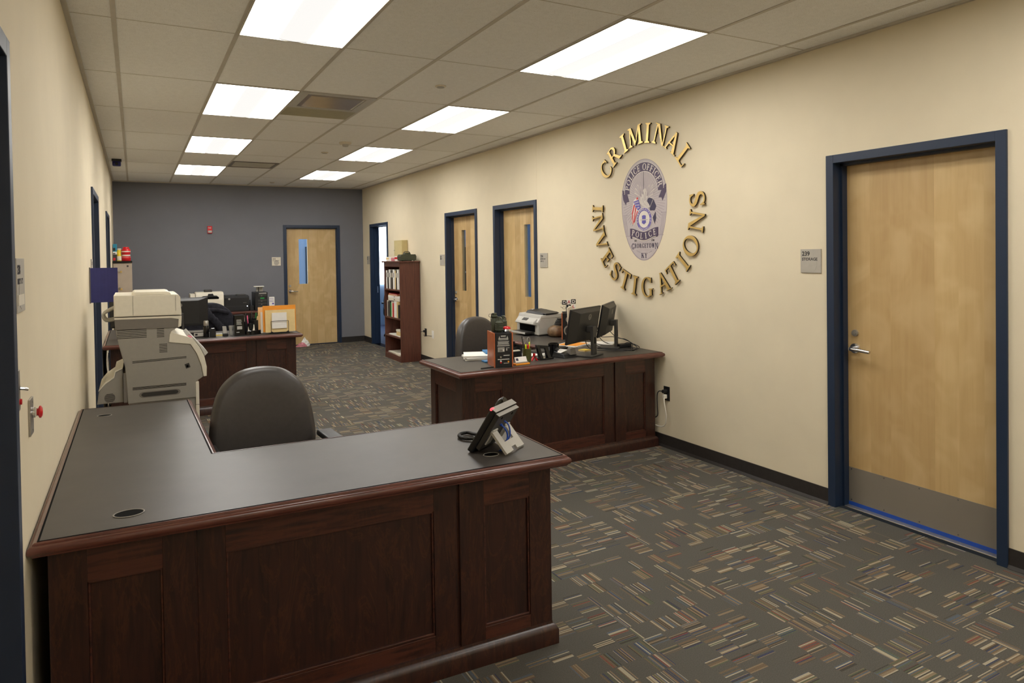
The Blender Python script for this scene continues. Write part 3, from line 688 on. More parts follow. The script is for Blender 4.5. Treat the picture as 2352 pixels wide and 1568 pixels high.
# ---------------------------------------------------------------- police badge decal
t = thing('police_badge_emblem', 'oval police officer badge emblem in the middle of the gold lettering', 'emblem', (XR, 4.607, 1.963), RR)
lay = [0.0]
def flat(name, polys, m, lvl, parent=t):
    b = MB()
    for k, p in enumerate(polys): b.prism(ccw(list(p)), 'xz', -.0004 - .0006 * lvl - .00006 * (k % 9), -.0002)
    return b.build(name, M[m], parent)
def ell(cx, cz, rx, rz, n=48, a0=0, a1=2 * PI): return [(cx + rx * math.cos(a0 + (a1 - a0) * k / n), cz + rz * math.sin(a0 + (a1 - a0) * k / n)) for k in range(n)]
def halfrim(cx, cz, r0, r1, a0, a1, n):
    out = []
    for k in range(n):
        a, b = a0 + (a1 - a0) * k / n, a0 + (a1 - a0) * (k + 1) / n
        out.append([(cx + r0[0] * math.cos(a), cz + r0[1] * math.sin(a)), (cx + r0[0] * math.cos(b), cz + r0[1] * math.sin(b)), (cx + r1[0] * math.cos(b), cz + r1[1] * math.sin(b)), (cx + r1[0] * math.cos(a), cz + r1[1] * math.sin(a))])
    return out
EX, EZ = -.012, .085
def egg(k=1.0, n=64): return [(EX + .298 * k * math.cos(a), EZ + (.345 if math.sin(a) > 0 else .516) * k * math.sin(a)) for a in [2 * PI * i / n for i in range(n)]]
plate = flat('shield_plate', [egg()], 'silver', 0)
rim = []
E1, E2 = egg(1.0), egg(.982)
for i in range(64): rim.append([E1[i], E1[(i + 1) % 64], E2[(i + 1) % 64], E2[i]])
flat('shield_rim', rim, 'silverd', 1)
rays = []
for k in range(64):
    a = 2 * PI * k / 64
    if 4.2 < a < 5.25: continue
    r1 = .93; e = (EX + .298 * r1 * math.cos(a), EZ + (.345 if math.sin(a) > 0 else .28) * r1 * math.sin(a)); w_ = .0022
    nx, nz = -math.sin(a) * w_, math.cos(a) * w_; s0 = (EX + .05 * math.cos(a), EZ + .05 * math.sin(a))
    rays.append([(s0[0] - nx * .5, s0[1] - nz * .5), (e[0] - nx, e[1] - nz), (e[0] + nx, e[1] + nz), (s0[0] + nx * .5, s0[1] + nz * .5)])
flat('sunburst', rays, 'silverd', 1)
flat('sunburst_axis', [[(-.008, .14), (-.004, .14), (-.004, .33), (-.008, .33)]], 'dark', 1)
for x0, z0, x1, z1, caps_ in ((-.265, -.045, -.238, -.215, [[(-.29, -.04), (-.225, -.04), (-.225, -.034), (-.29, -.034)], [(-.255, -.222), (-.19, -.222), (-.19, -.216), (-.255, -.216)]]), (.243, -.045, .206, -.215, [[(.21, -.04), (.275, -.04), (.275, -.034), (.21, -.034)], [(.165, -.222), (.235, -.222), (.235, -.216), (.165, -.216)]])): flat('pillar', [p for dx in (-.014, 0, .014) for p in [[(x0 + dx - .002, z0), (x0 + dx + .002, z0), (x1 + dx + .002, z1), (x1 + dx - .002, z1)]]] + caps_, 'silverd', 1)
ban = flat('upper_banner', halfrim(-.01, .155, (.253, .246), (.185, .172), math.radians(-2), math.radians(182), 30) + [
    [(-.295, .16), (-.268, .148), (-.229, .151), (-.202, .081), (-.242, .077), (-.285, .101)], [(-.242, .077), (-.248, .052), (-.285, .101)], [(-.298, .188), (-.278, .184), (-.268, .151), (-.29, .156)],
    [(.223, .152), (.279, .175), (.274, .128), (.23, .059), (.22, .088)], [(.223, .152), (.22, .088), (.183, .09)], [(.275, .197), (.279, .179), (.249, .162), (.253, .184)]], 'purple', 2)
flat('banner_edge', halfrim(-.01, .155, (.257, .250), (.252, .245), math.radians(-2), math.radians(182), 30) + halfrim(-.01, .155, (.186, .173), (.180, .167), math.radians(-2), math.radians(182), 30), 'decalw', 1)
pl = []
WORD = 'POLICE OFFICER'; ws = [(glyph(c)[1] + .16) if c != ' ' else .5 for c in WORD]; cur = 0
for c, w_ in zip(WORD, ws):
    a = math.radians(174 - 168 * (cur + w_ / 2) / sum(ws)); cur += w_
    if c != ' ': pl += place(c, .054, -.01 + .219 * math.cos(a), .155 + .209 * math.sin(a), a - PI / 2, .92)
flat('banner_lettering', pl, 'decalw', 3)
wing = lambda sgn, cx: [[(cx, .07 + .01 * k), (cx + sgn * (.03 + .012 * k), .10 + .018 * k), (cx + sgn * (.045 + .013 * k), .13 + .016 * k), (cx + sgn * .01, .09 + .01 * k)] for k in range(6)]
def feathers(bx, bz, tips, w):
    out = []
    for x, z in tips:
        d = Vector((x - bx, z - bz)).normalized(); n_ = Vector((-d.y, d.x)) * w
        out.append([(bx - n_.x * .4, bz - n_.y * .4), (x - n_.x - d.x * .015, z - n_.y - d.y * .015), (x - n_.x * .4, z - n_.y * .4), (x, z), (x + n_.x * .6 - d.x * .008, z + n_.y * .6 - d.y * .008), (bx + n_.x * .4, bz + n_.y * .4)])
    return out
LT = [(-.130, .150), (-.128, .172), (-.122, .192), (-.108, .208), (-.090, .220), (-.070, .218), (-.056, .200), (-.046, .178)]
RT = [(.118, .125), (.130, .145), (.136, .166), (.128, .188), (.112, .203), (.092, .208), (.070, .205), (.052, .195)]
wl_ = flat('eagle', [[(-.05, .12), (-.034, .142), (-.012, .126), (-.004, .150), (.012, .165), (.030, .160), (.040, .145), (.046, .112), (.040, .078), (.02, .058), (-.02, .056), (-.05, .085)], [(-.02, .06), (.036, .07), (.060, .045), (.075, .022), (.045, .011), (.01, .02), (-.016, .031), (-.05, .052), (-.066, .071), (-.06, .09)], [(-.004, .150), (.012, .165), (.030, .160), (.026, .175), (.012, .180), (-.006, .172), (-.016, .158)]], 'silverl', 3)
for bx_, tp_ in ((-.035, LT), (.035, RT)): flat('wing', feathers(bx_, .11, tp_, .011)[::2], 'silverl', 2)
for bx_, tp_ in ((-.035, LT), (.035, RT)): flat('wing_silver_feather', feathers(bx_, .11, tp_, .011)[1::2], 'silver', 3)  # every second printed feather, in the darker silver
flat('eagle_feather', [[(x0, z0), (x0 + .003, z0), (x1 + .003, z1), (x1, z1)] for x0, z0, x1, z1 in [(-.038, .112, a * .97, b_ - .01) for a, b_ in LT] + [(.036, .112, a * .97, b_ - .01) for a, b_ in RT] + [(-.005, .14, .005, .075), (.02, .15, .015, .08), (-.02, .1, -.012, .06), (.03, .1, .026, .065), (.0, .05, .03, .03)]], 'silverd', 4)
fl = flat('national_flag', [[(-.086, .113), (-.139, .09), (-.165, -.0), (-.172, -.06), (-.159, -.116), (-.138, -.122), (-.116, -.052), (-.082, -.012), (-.047, .017), (-.077, .072)]], 'decalw', 3)
flat('flag_stripe', [[(-.086, .113), (-.104, .105), (-.098, .09), (-.08, .095)], [(-.14, .048), (-.122, .05), (-.158, -.045), (-.168, -.03)], [(-.118, .028), (-.104, .02), (-.128, -.06), (-.150, -.12), (-.158, -.112), (-.142, -.07)], [(-.092, -.002), (-.08, -.012), (-.112, -.052), (-.132, -.105), (-.142, -.1), (-.12, -.05)], [(-.16, -.03), (-.15, -.04), (-.160, -.1), (-.168, -.06)]], 'decalred', 4, fl)
flat('flag_canton', [[(-.142, .077), (-.076, .089), (-.047, .017), (-.078, -.004), (-.114, .025)]], 'decalblue', 4, fl)
flat('flag_star', [ell(x, z, .006, .006, 10) for x, z in ((-.122, .065), (-.102, .068), (-.082, .07), (-.11, .045), (-.09, .045), (-.07, .045), (-.092, .02), (-.072, .022))], 'decalw', 5, fl)
flat('state_flag', [[(.046, .089), (.076, .1), (.12, .077), (.135, .05), (.153, .02), (.133, -.014), (.074, -.011), (.065, .026), (.035, .057)], [(.143, -.025), (.151, -.08), (.131, -.124), (.108, -.071)]], 'decalnavy', 3)
flat('state_flag_pole', [[(.068, .01), (.072, .01), (.118, .08), (.114, .08)], [(.06, .1), (.12, .083), (.122, .089), (.062, .106)]], 'silverl', 4)
sl = flat('seal_ring', halfrim(-.004, -.081, (.101, .098), (.072, .072), 0, 2 * PI, 40), 'lilac', 4)
flat('seal_field', [ell(-.004, -.081, .0725, .0725)], 'decalw', 4)
flat('seal_edge', halfrim(-.004, -.081, (.104, .101), (.100, .097), 0, 2 * PI, 40), 'decalw', 5)
flat('seal_figure', [[(-.03, -.05), (-.005, -.045), (.02, -.05), (.018, -.08), (-.028, -.08)], [(-.03, -.09), (.02, -.09), (.022, -.11), (-.004, -.125), (-.032, -.112)]], 'decalblue', 5)
flat('seal_rule', [[(-.055, -.086), (.045, -.086), (.045, -.083), (-.055, -.083)]], 'silverd', 6)
def arctext(word, r, a0, a1, cx, cz, size, m, nm, flip=False):
    n = len(word)
    for i, c in enumerate(word):
        if c == ' ': continue
        a = math.radians(a0 + (a1 - a0) * (i + .5) / n); x, z = cx + r * math.cos(a), cz + r * math.sin(a); rr_ = a - PI / 2 + (PI if flip else 0)
        yield Matrix.Translation((x, -.0042, z)) @ FACE @ Matrix.Rotation(rr_, 4, 'Z') @ Matrix.Translation((0, -size * .35, 0)), c
bmt = bmesh.new()
for word, a0, a1, fl_ in (('COMMONWEALTH OF', 200, -20, False), ('KENTUCKY', 228, 312, True)):
    for m4, c in arctext(word, .0865, a0, a1, -.004, -.081, .02, None, None, fl_):
        o = text(c, .02, M['decalw'], 'x', None, m4, .0003, 'CENTER'); bmt.from_mesh(o.data); bpy.data.objects.remove(o)
me = bpy.data.meshes.new('seal_lettering'); bmt.to_mesh(me); bmt.free(); me.materials.append(M['decalw']); o = bpy.data.objects.new('seal_lettering', me); COL.objects.link(o); o.parent = t
def wave(x): return -.205 - .018 * math.cos((x + .01) / .18 * PI)
low = []
for k in range(20):
    x0, x1 = -.192 + .366 * k / 20, -.192 + .366 * (k + 1) / 20
    low.append([(x0, wave(x0) - .034), (x1, wave(x1) - .034), (x1, wave(x1) + .034), (x0, wave(x0) + .034)])
low += [ell(-.176, -.232, .012, .011, 14), ell(.156, -.222, .012, .011, 14)]
flat('lower_banner', low, 'purple', 6)
pl = []
for i, c in enumerate('POLICE'):
    x = -.148 + .278 * i / 5; sl_ = math.atan((wave(x + .01) - wave(x - .01)) / .02); pl += place(c, .048, x, wave(x), sl_, .95)
flat('lower_lettering', pl, 'decalw', 7)
low = []
for k in range(20):
    x0, x1 = -.170 + .32 * k / 20, -.170 + .32 * (k + 1) / 20
    low.append([(x0, wave(x0) - .042), (x1, wave(x1) - .042), (x1, wave(x1) - .037), (x0, wave(x0) - .037)])
flat('lower_banner_line', low, 'decalw', 6)
pl = []; x = -.176; gs = 'GEORGETOWN'
for i, c in enumerate(gs):
    h_ = .05 if i in (0, 9) else .037; wd = glyph(c)[1] * h_ * .78; pl += place(c, h_, x + wd / 2, -.309 + (0 if i in (0, 9) else .004), 0, .78); x += wd + .0065
flat('town_lettering', pl, 'decalnavy', 3)
pl = place('K', .042, -.028, -.388, 0, .9) + place('Y', .042, .014, -.388, 0, .9); flat('state_lettering', pl, 'decalnavy', 3)
for s_, x in (('EST.', -.135), ('1798', .085)): text(s_, .02, M['dark'], 'year_lettering', t, at(x, -.268, -.0022))
flat('town_rule', [[(-.15, -.281), (.14, -.281), (.14, -.279), (-.15, -.279)], [(-.11, -.342), (.15, -.342), (.15, -.340), (-.11, -.340)], [(-.11, -.348), (-.06, -.362), (-.06, -.359), (-.11, -.345)], [(.09, -.352), (.05, -.366), (.05, -.363), (.09, -.349)]], 'silverd', 3)
# ================================================================ desks
NOSE = [(0.0, 0.0), (.003, -.001), (.010, 0.0), (.015, -.003), (.016, -.007), (.022, -.008), (.028, -.012), (.031, -.019), (.031, -.026), (.026, -.033), (.018, -.037), (.016, -.042), (0, -.042), (-.02, -.042)]
def desk(name, label, loc, rz, W, top, D, H=H, ret=None, grom=(), sides=True):
    t = thing(name, label, 'desk', loc, rz)
    ca, sa = math.cos(-rz), math.sin(-rz)
    def L(p): x, y = p[0] - loc[0], p[1] - loc[1]; return (x * ca - y * sa, x * sa + y * ca)
    poly = ccw([L(p) for p in top])
    b = MB(); b.prism(offset(poly, -.0005), 'xy', H - .03, H); b.build('desktop', M['laminate'], t)
    b = MB(); b.rings([[(x, y, H + .0005) for x, y in offset(poly, o)] for o in (-.0035, .0022)], caps=(False, False)); b.build('inlay_line', M['hole'], t)
    b = MB(); b.rings([[(x, y, H + z) for x, y in offset(poly, o * .84)] for o, z in NOSE], caps=(False, False)); b.build('top_edge', M['woode'], t, 35)
    zt = H - .042
    def work(x0, x1, y, op, nm, set_back=0.0, ax='x', fl=1):      # one framed panel: stiles, rails, recessed panel, bead
        a, c, z0, z1 = op
        P = (lambda u0, u1, v0, v1, w0, w1: ((u0, v0, w0), (u1, v1, w1))) if ax == 'x' else (lambda u0, u1, v0, v1, w0, w1: ((min(v0, v1), u0, w0), (max(v0, v1), u1, w1)))
        y = y + fl * set_back; y2, yp = y + fl * .022, y + fl * .013
        ys, yps = (min(y, y2), max(y, y2)), (min(yp, y2), max(yp, y2))
        q = MB(); q.box(*P(a - .002, c + .002, *yps, z0 - .002, z1 + .002)); f = q.build(nm, M['wood'], t)
        for u0, u1 in ((x0, a), (c, x1)): q = MB(); q.box(*P(u0, u1, *ys, .08, zt), .0015); q.build('stile', M['wood'], f)
        for v0, v1 in ((z1, zt), (.08, z0)): q = MB(); q.box(*P(a, c, *ys, v0, v1), .001); q.build('rail', M['woodh'], f)
        q = MB(); w = .007
        yb = (min(y + fl * .004, yp), max(y + fl * .004, yp))
        q.box(*P(a, a + w, *yb, z0, z1), .002); q.box(*P(c - w, c, *yb, z0, z1), .002); q.box(*P(a, c, *yb, z1 - w, z1), .002); q.box(*P(a, c, *yb, z0, z0 + w * 1.3), .002); q.build('bead', M['woodh'], f)
    work(-.405, 0, 0, (-.302, -.10, .14, .622), 'pedestal_panel')
    work(-1.325, -.412, 0, (-1.238, -.507, .155, .63), 'modesty_panel', .010)
    work(-W, -1.332, 0, (-W + .10, -1.425, .14, .622), 'pedestal_panel')
    b = MB(); b.box((-1.333, .012, .08), (-1.324, .02, zt)); b.box((-.413, .012, .08), (-.404, .02, zt)); b.build('reveal_strip', M['wood'], t)
    for x, fl in ((-W, 1), (0, -1)): work(.022, D, x, (.11, D - .09, .14, .622), 'side_panel', 0, 'y', fl)
    b = MB(); e = .016
    prof = [(e + .004, 0), (e + .004, .058), (e, .066), (e - .004, .074), (.002, .08), (0, .09), (-.02, .09)]
    base = [(-W, 0), (0, 0), (0, D), (-W, D)]
    b.rings([[(x, y, z) for x, y in offset(base, o)] for o, z in prof], caps=(True, False)); b.build('plinth', M['wood'], t, 35)
    b = MB(); b.box((-W + .04, D - .03, .08), (-1.35, D - .01, zt)); b.box((-.39, D - .03, .08), (-.03, D - .01, zt)); b.build('drawer_front', M['woodh'], t)
    if ret:
        x0, y0, x1, y1 = ret; b = MB(); pts = [L((x0, y0)), L((x1, y0)), L((x1, y1)), L((x0, y1))]
        for i in range(4):
            p, q = Vector(pts[i]), Vector(pts[(i + 1) % 4]); d = (q - p).normalized() * .0; n_ = Vector((-(q - p).y, (q - p).x)).normalized() * .02
            b.prism([tuple(p), tuple(q), tuple(q + n_), tuple(p + n_)], 'xy', 0.0, zt)
        b.build('return_panel', M['wood'], t)
    for p, rx in grom:
        x, y = L(p); b = MB(); k = rx
        b.M = Matrix.Translation((x, y, H)) @ Matrix.Diagonal((1, .8, 1, 1))
        b.lathe([(k * .9, .0005), (k, .0005), (k, .002), (k * .93, .0025), (k * .9, .001)], n=32); g = b.build('grommet', M['greyp'], t, 40)
        b = MB(); b.M = Matrix.Translation((x, y, H)) @ Matrix.Diagonal((1, .8, 1, 1)); b.lathe([(0, .0006), (k * .91, .0006), (k * .91, .001), (0, .0011)], n=32); b.build('hole', M['hole'], g)
    return t
R1 = -math.atan2(.050, 1.728)
desk('executive_desk', 'mahogany L shaped desk in front with only a phone on its dark top', (1.483, 2.415, 0), R1, 1.73,
     [(-.265, 2.428), (1.511, 2.362), (1.524, 3.10), (.268, 3.145), (.251, 4.43), (-.265, 4.46)], .66, ret=(-.235, 3.2, .225, 4.40),
     grom=[((-.033, 2.545), .046), ((-.156, 4.215), .034), ((1.262, 2.515), .034)])
desk('executive_desk', 'mahogany L shaped desk against the cream wall holding speakers and two monitors', (3.755, 4.445, 0), 0, 1.745,
     [(1.972, 4.378), (3.762, 4.378), (3.762, 6.45), (3.153, 6.45), (3.153, 5.088), (1.972, 5.088)], .59, ret=(3.26, 5.12, 3.75, 6.41), grom=[((3.60, 4.55), .036)])
desk('executive_desk', 'far mahogany desk behind the copier holding a pen caddy and paper sorter', (1.52, 7.715, 0), 0, 1.745,
     [(-.262, 7.655), (1.553, 7.655), (1.553, 8.40), (.32, 8.40), (.32, 9.3), (-.262, 9.3)], .68, ret=(-.22, 8.45, .28, 9.27))
t = thing('credenza', 'low mahogany credenza with printers along the slate wall', 'credenza', (1.22, 12.15, 0)); CH = .715
b = MB(); b.box((-.92, 0, CH - .032), (.92, .62, CH), .006); b.build('top', M['woode'], t)
b = MB(); b.box((-.89, .03, .06), (.89, .6, CH - .032)); b.build('body', M['wood'], t)
for x in (-.66, -.22, .22, .66):
    b = MB(); b.box((x - .205, .012, .09), (x + .205, .03, CH - .06), .003); d_ = b.build('door', M['wood'], t); b = MB(); b.cyl((x + .17, .012, .45), (x + .17, -.006, .45), .011, n=14); b.build('knob', M['steel'], d_)
b = MB(); b.box((-.88, .04, 0), (.88, .58, .06)); b.build('plinth', M['black'], t)
# ================================================================ chairs
def blob(outline, prof, bend=0.0, lean=0.0, z0=0.0):    # cushion: closed outline (x,z), profile list of (scale, y)
    cx = 0; cz = sum(p[1] for p in outline) / len(outline); R = []
    for s_, y in prof: R.append([(x * s_, y + bend * (x * s_) ** 2 + lean * ((cz + (z - cz) * s_) - z0), cz + (z - cz) * s_) for x, z in outline])
    return R
def chair(label, loc, rz):
    t = thing('office_chair', label, 'chair', loc, rz, 'black vinyl office chairs')
    half = [(0, 1.026), (.06, 1.021), (.115, 1.006), (.165, .975), (.203, .935), (.231, .88), (.25, .81), (.262, .735), (.268, .665), (.262, .59), (.235, .53), (.18, .495), (.09, .482), (0, .48)]
    out = half + [(-x, z) for x, z in half[-2:0:-1]]; out = [(p.x, p.y) for p in catmull([(x, z, 0) for x, z in out], 3, True)]
    b = MB(); b.rings(blob(out, [(.30, .262), (.86, .262), (.95, .257), (.988, .242), (1.0, .222), (.997, .20), (.975, .183), (.935, .172), (.88, .167), (.60, .166), (.25, .166)], bend=-.32, lean=.10, z0=.5)); b.build('backrest', M['vinyl'], t, 60)
    so = [(x, y) for x, y in [(.24 * (abs(math.cos(a)) ** .55) * (1 if math.cos(a) > 0 else -1), .235 * (abs(math.sin(a)) ** .55) * (1 if math.sin(a) > 0 else -1)) for a in [2 * PI * k / 48 for k in range(48)]]]
    b = MB(); b.rings([[(x * s_, y * s_ - .02, z) for x, y in so] for s_, z in ((.5, .395), (.92, .395), (.99, .41), (1.0, .44), (.98, .465), (.9, .478), (.5, .484), (.2, .485))]); b.build('seat', M['vinyl'], t, 60)
    b = MB(); b.box((-.05, .16, .36), (.05, .30, .385), .006); b.hexa([(-.045, .275, .36), (.045, .275, .36), (.045, .30, .36), (-.045, .30, .36)], [(-.035, .285, .72), (.035, .285, .72), (.035, .305, .72), (-.035, .305, .72)]); b.box((-.09, -.1, .365), (.09, .17, .398), .006); b.build('back_support', M['black'], t)
    for s in (-1, 1):
        b = MB(); b.tube(catmull([(s * .20, .02, .40), (s * .285, .03, .42), (s * .30, .02, .52), (s * .292, -.02, .655)], 5), .014, 10); b.build('arm_post', M['black'], t, 60)
        b = MB(); b.box((s * .29 - .042, -.15, .652), (s * .29 + .042, .12, .685), .014, 3); b.build('armrest', M['black'], t, 60)
    b = MB(); b.cyl((0, 0, .10), (0, 0, .37), .028, n=20); b.cyl((0, 0, .25), (0, 0, .37), .036, n=20); b.build('gas_stem', M['black'], t, 40)
    for k in range(5):
        a = 2 * PI * k / 5 + .3; c_, s_ = math.cos(a), math.sin(a)
        b = MB(); b.tube([(.02 * c_, .02 * s_, .115), (.16 * c_, .16 * s_, .10), (.285 * c_, .285 * s_, .075)], [.026, .02, .015], 10); l = b.build('base_leg', M['black'], t, 60)
        b = MB(); b.cyl((.285 * c_ - .02 * s_, .285 * s_ + .02 * c_, .027), (.285 * c_ + .02 * s_, .285 * s_ - .02 * c_, .027), .027, n=18, bev=.004); b.cyl((.285 * c_, .285 * s_, .05), (.285 * c_, .285 * s_, .08), .008, n=10); b.build('caster', M['black'], l, 40)
    return t
c1 = chair('black vinyl office chair tucked behind the bare front desk', (.588, 3.60, 0), math.radians(3))
dup(c1, (2.85, 5.57, 0), math.radians(17), 'black vinyl office chair behind the speaker desk')
dup(c1, (.79, 8.72, 0), math.radians(6), 'black office chair at the far desk with a jacket over its back')
# jacket over the far chair
t = thing('jacket', 'charcoal jacket draped over the back of the far chair', 'jacket', (.79, 8.72, 0), math.radians(6))
half = [(0, 1.075), (.08, 1.07), (.15, 1.045), (.205, 1.0), (.25, .94), (.285, .86), (.30, .76), (.30, .68), (.27, .62), (.14, .60), (0, .63)]
out = half + [(-x, z) for x, z in half[-2:0:-1]]; out = [(p.x, p.y) for p in catmull([(x, z, 0) for x, z in out], 3, True)]
R = blob(out, [(.5, .325), (.9, .322), (.97, .31), (1.0, .24), (1.0, .20), (.975, .155), (.93, .145), (.75, .14), (.5, .138), (.2, .138)], bend=-.3, lean=.10, z0=.5)
R = [[(x + .006 * math.sin(40 * z + 3 * x), y + .010 * math.sin(34 * x + 9 * z) * (1 if y < .2 else .4) + .006 * math.sin(23 * z - 8 * x), z) for x, y, z in r] for r in R]
b = MB(); b.rings(R); b.build('body', M['jacket'], t, 80)
b = MB(); b.M = Matrix.Translation((0, .13, 0)) @ Matrix.Diagonal((1, .45, 1, 1)) @ Matrix.Translation((0, -.13, 0)); b.tube(catmull([(-.06, .13, 1.0), (-.02, .105, .93), (.05, .10, .85), (.10, .105, .78), (.12, .11, .70)], 5), [.044 + .006 * math.sin(k * 2.3) for k in range(21)], 12); b.build('sleeve', M['jacket'], t, 80)
b = MB(); b.M = Matrix.Translation((0, .15, 0)) @ Matrix.Diagonal((1, .5, 1, 1)) @ Matrix.Translation((0, -.15, 0)); b.tube(catmull([(-.16, .16, 1.02), (-.04, .13, 1.0), (.08, .13, .985), (.2, .17, .95)], 5), .026, 10); b.build('collar', M['jacket'], t, 80)
# ================================================================ bookcase (local: front towards -y)
BX, BY = 3.79, 10.245
def bc(x, y, z): return Vector((BX + y, BY - x, z))         # bookcase-local to world (local -y is into the room)
t = thing('bookcase', 'tall narrow mahogany bookcase against the cream wall', 'bookcase', (BX, BY, 0), RR)
w_, dp, hh = .375, .315, 1.50
for s in (-1, 1):
    b = MB(); b.box((min(s * w_, s * (w_ - .022)), -dp, 0), (max(s * w_, s * (w_ - .022)), 0, hh), .002); b.build('side_panel', M['woodb'], t)
b = MB(); b.box((-w_ + .022, -.012, .05), (w_ - .022, 0, hh)); b.build('back_panel', M['woodb'], t)
b = MB(); b.box((-w_ - .03, -dp - .03, hh), (w_ + .03, 0, hh + .022), .006); b.build('top', M['woodb'], t)
b = MB(); b.box((-w_ + .022, -dp, hh - .065), (w_ - .022, -dp + .02, hh), .002); b.build('top_rail', M['woodb'], t)
b = MB(); b.box((-w_ + .022, -dp, 0), (w_ - .022, -dp + .02, .06), .002); b.build('kick_rail', M['woodb'], t)
SZ = [.082, .37, .655, 1.09]
for z in SZ: b = MB(); b.box((-w_ + .022, -dp + .004, z - .024), (w_ - .022, -.012, z), .002); b.build('shelf', M['woodb'], t)
def bookthing(name, label, cat, grp, x0, x1, z, d, h, mcov, mpage='white', lean=0.0):
    o = thing(name, label, cat, bc((x0 + x1) / 2, -dp + .02, z), RR, grp); w = (x1 - x0) / 2; b = MB()
    b.box((-w, 0, 0), (w, .004, h), .0015); b.box((-w, 0, 0), (-w + .003, d, h)); b.box((w - .003, 0, 0), (w, d, h)); b.build('cover', M[mcov], o)
    b = MB(); b.box((-w + .003, .006, .004), (w - .003, d - .006, h - .006)); b.build('pages', M[mpage], o); return o
BN = [('white', 'leftmost white'), ('black', 'first black'), ('white', 'second white'), ('binder', 'grey'), ('black', 'second black'), ('white', 'third white'), ('tan', 'tan'), ('black', 'third black'), ('white', 'rightmost white')]
x = -.335
for k, (m_, l_) in enumerate(BN):
    w2 = [.062, .058, .07, .05, .055, .085, .05, .04, .075][k]
    o = bookthing('ring_binder', l_ + ' ring binder on the top shelf of the bookcase', 'binder', 'ring binders on the top bookcase shelf', x, x + w2, SZ[3], .26, .285 + .008 * (k % 3), m_); x += w2 + .006
    b = MB(); b.box((-.014, -.0008, .18), (.014, 0, .25)); b.build('spine_label', M['offwhite' if m_ != 'white' else 'greyd'], o)
x = -.34
for k, (m_, w2, h2, l_) in enumerate([('dark', .03, .24, 'dark grey thin'), ('offwhite', .028, .25, 'pale thin'), ('black', .035, .23, 'black'), ('binder', .03, .25, 'grey'), ('black', .05, .235, 'thick black'), ('green', .045, .22, 'dark green'), ('offwhite', .05, .24, 'cream'), ('red', .065, .215, 'red'), ('white', .12, .25, 'wide white'), ('tan', .05, .245, 'tan'), ('dark', .06, .2, 'rightmost dark')]):
    bookthing('book', l_ + ' book standing on the second bookcase shelf', 'book', 'books standing on the second bookcase shelf', x, x + w2, SZ[2], .22, h2, m_); x += w2 + .004
z = SZ[2] + .252
for m_, h2, l_ in (('offwhite', .045, 'lower cream box file lying on the standing books'), ('white', .035, 'white box file lying below the red folders')):
    o = thing('box_file', l_, 'box', bc(.02, -.17, z), RR); b = MB(); b.box((-.3, -.115, 0), (.3, .115, h2), .003); b.build('body', M[m_], o); b = MB(); b.box((-.02, -.117, h2 * .3), (.02, -.115, h2 * .7)); b.build('label', M['greyd'], o); z += h2
for m_, l_ in (('orange', 'orange folder near the top of the second bookcase compartment'), ('red', 'red folder topmost in the second bookcase compartment')):
    o = thing('folder', l_, 'folder', bc(-.04, -.175, z), RR + random.uniform(-.1, .1)); b = MB(); b.box((-.26, -.11, 0), (.22, .11, .003)); b.box((-.26, -.11, .012), (.22, .11, .015)); b.build('cover', M[m_], o); b = MB(); b.box((-.25, -.105, .003), (.21, .105, .012)); b.build('papers', M['white'], o); z += .0155
o = thing('poster_board', 'white board leaning inside the third bookcase compartment', 'board', bc(.03, -.06, SZ[1]), RR); b = MB(); b.box((-.33, -.01, 0), (.28, 0, .25)); b.build('board', M['white'], o)
b = MB()
for k in range(7): b.box((-.2 + .06 * k, -.0108, .10 + .02 * (k % 3)), (-.16 + .06 * k, -.01, .106 + .02 * (k % 3)))
b.build('drawing', M['greyd'], o)
o = thing('cardboard_box', 'tan box on papers in the third bookcase compartment', 'box', bc(.20, -.20, SZ[1] + .014), RR); b = MB(); b.box((-.13, -.08, 0), (.13, .08, .085), .003); b.build('body', M['tan'], o); b = MB(); b.box((-.135, -.084, .06), (.135, .084, .09), .003); b.build('lid', M['offwhite'], o)
def papers(label, loc, rz, w, d, h, m='white', n=4, grp=None, top=None):
    o = thing('paper_stack', label, 'papers', loc, rz, grp); b = MB()
    for k in range(n): a = random.uniform(-.12, .12) * min(1, .05 / w * 8); b.M = Matrix.Rotation(a, 4, 'Z'); b.box((-w / 2, -d / 2, h * k / n), (w / 2, d / 2, h * (k + .9) / n))
    b.build('sheets', M[m], o)
    if top: b = MB(); b.box((-w / 2 * .9, -d / 2 * .9, h), (w / 2 * .6, d / 2 * .8, h + .002)); b.build('top_sheet', M[top], o)
    return o
papers('loose white papers under the tan box in the bookcase', bc(.0, -.18, SZ[1]), RR, .56, .2, .013)
papers('loose papers on the bottom bookcase shelf', bc(-.02, -.18, SZ[0]), RR, .60, .21, .02, 'offwhite')
papers('small paper stack at the right of the bottom bookcase shelf', bc(.25, -.2, SZ[0] + .021), RR, .15, .18, .018)
TOPZ = hh + .022
def carton(label, x, y, w, d, h, m, rz=0, lid=None):
    o = thing('carton', label, 'box', bc(x, y, TOPZ), RR + rz); b = MB(); b.box((-w / 2, -d / 2, 0), (w / 2, d / 2, h), .003); b.build('body', M[m], o)
    b = MB(); b.box((-w / 2 - .001, -d / 2 - .002, h * .4), (w / 2 * .2, -d / 2, h * .8)); b.build('printed_band', M[lid or 'red'], o); return o
carton('white carton at the left end of the bookcase top', -.25, -.2, .2, .16, .065, 'white', .1, 'tan')
carton('white and red carton lying in the middle of the bookcase top', -.06, -.22, .14, .15, .05, 'pinkbag', -.3)
carton('flat white carton beside the olive case on the bookcase top', .12, -.17, .18, .2, .075, 'white', .05)
o = thing('ammo_case', 'dark olive case with rounded lid at the right end of the bookcase top', 'case', bc(.262, -.16, TOPZ), RR)
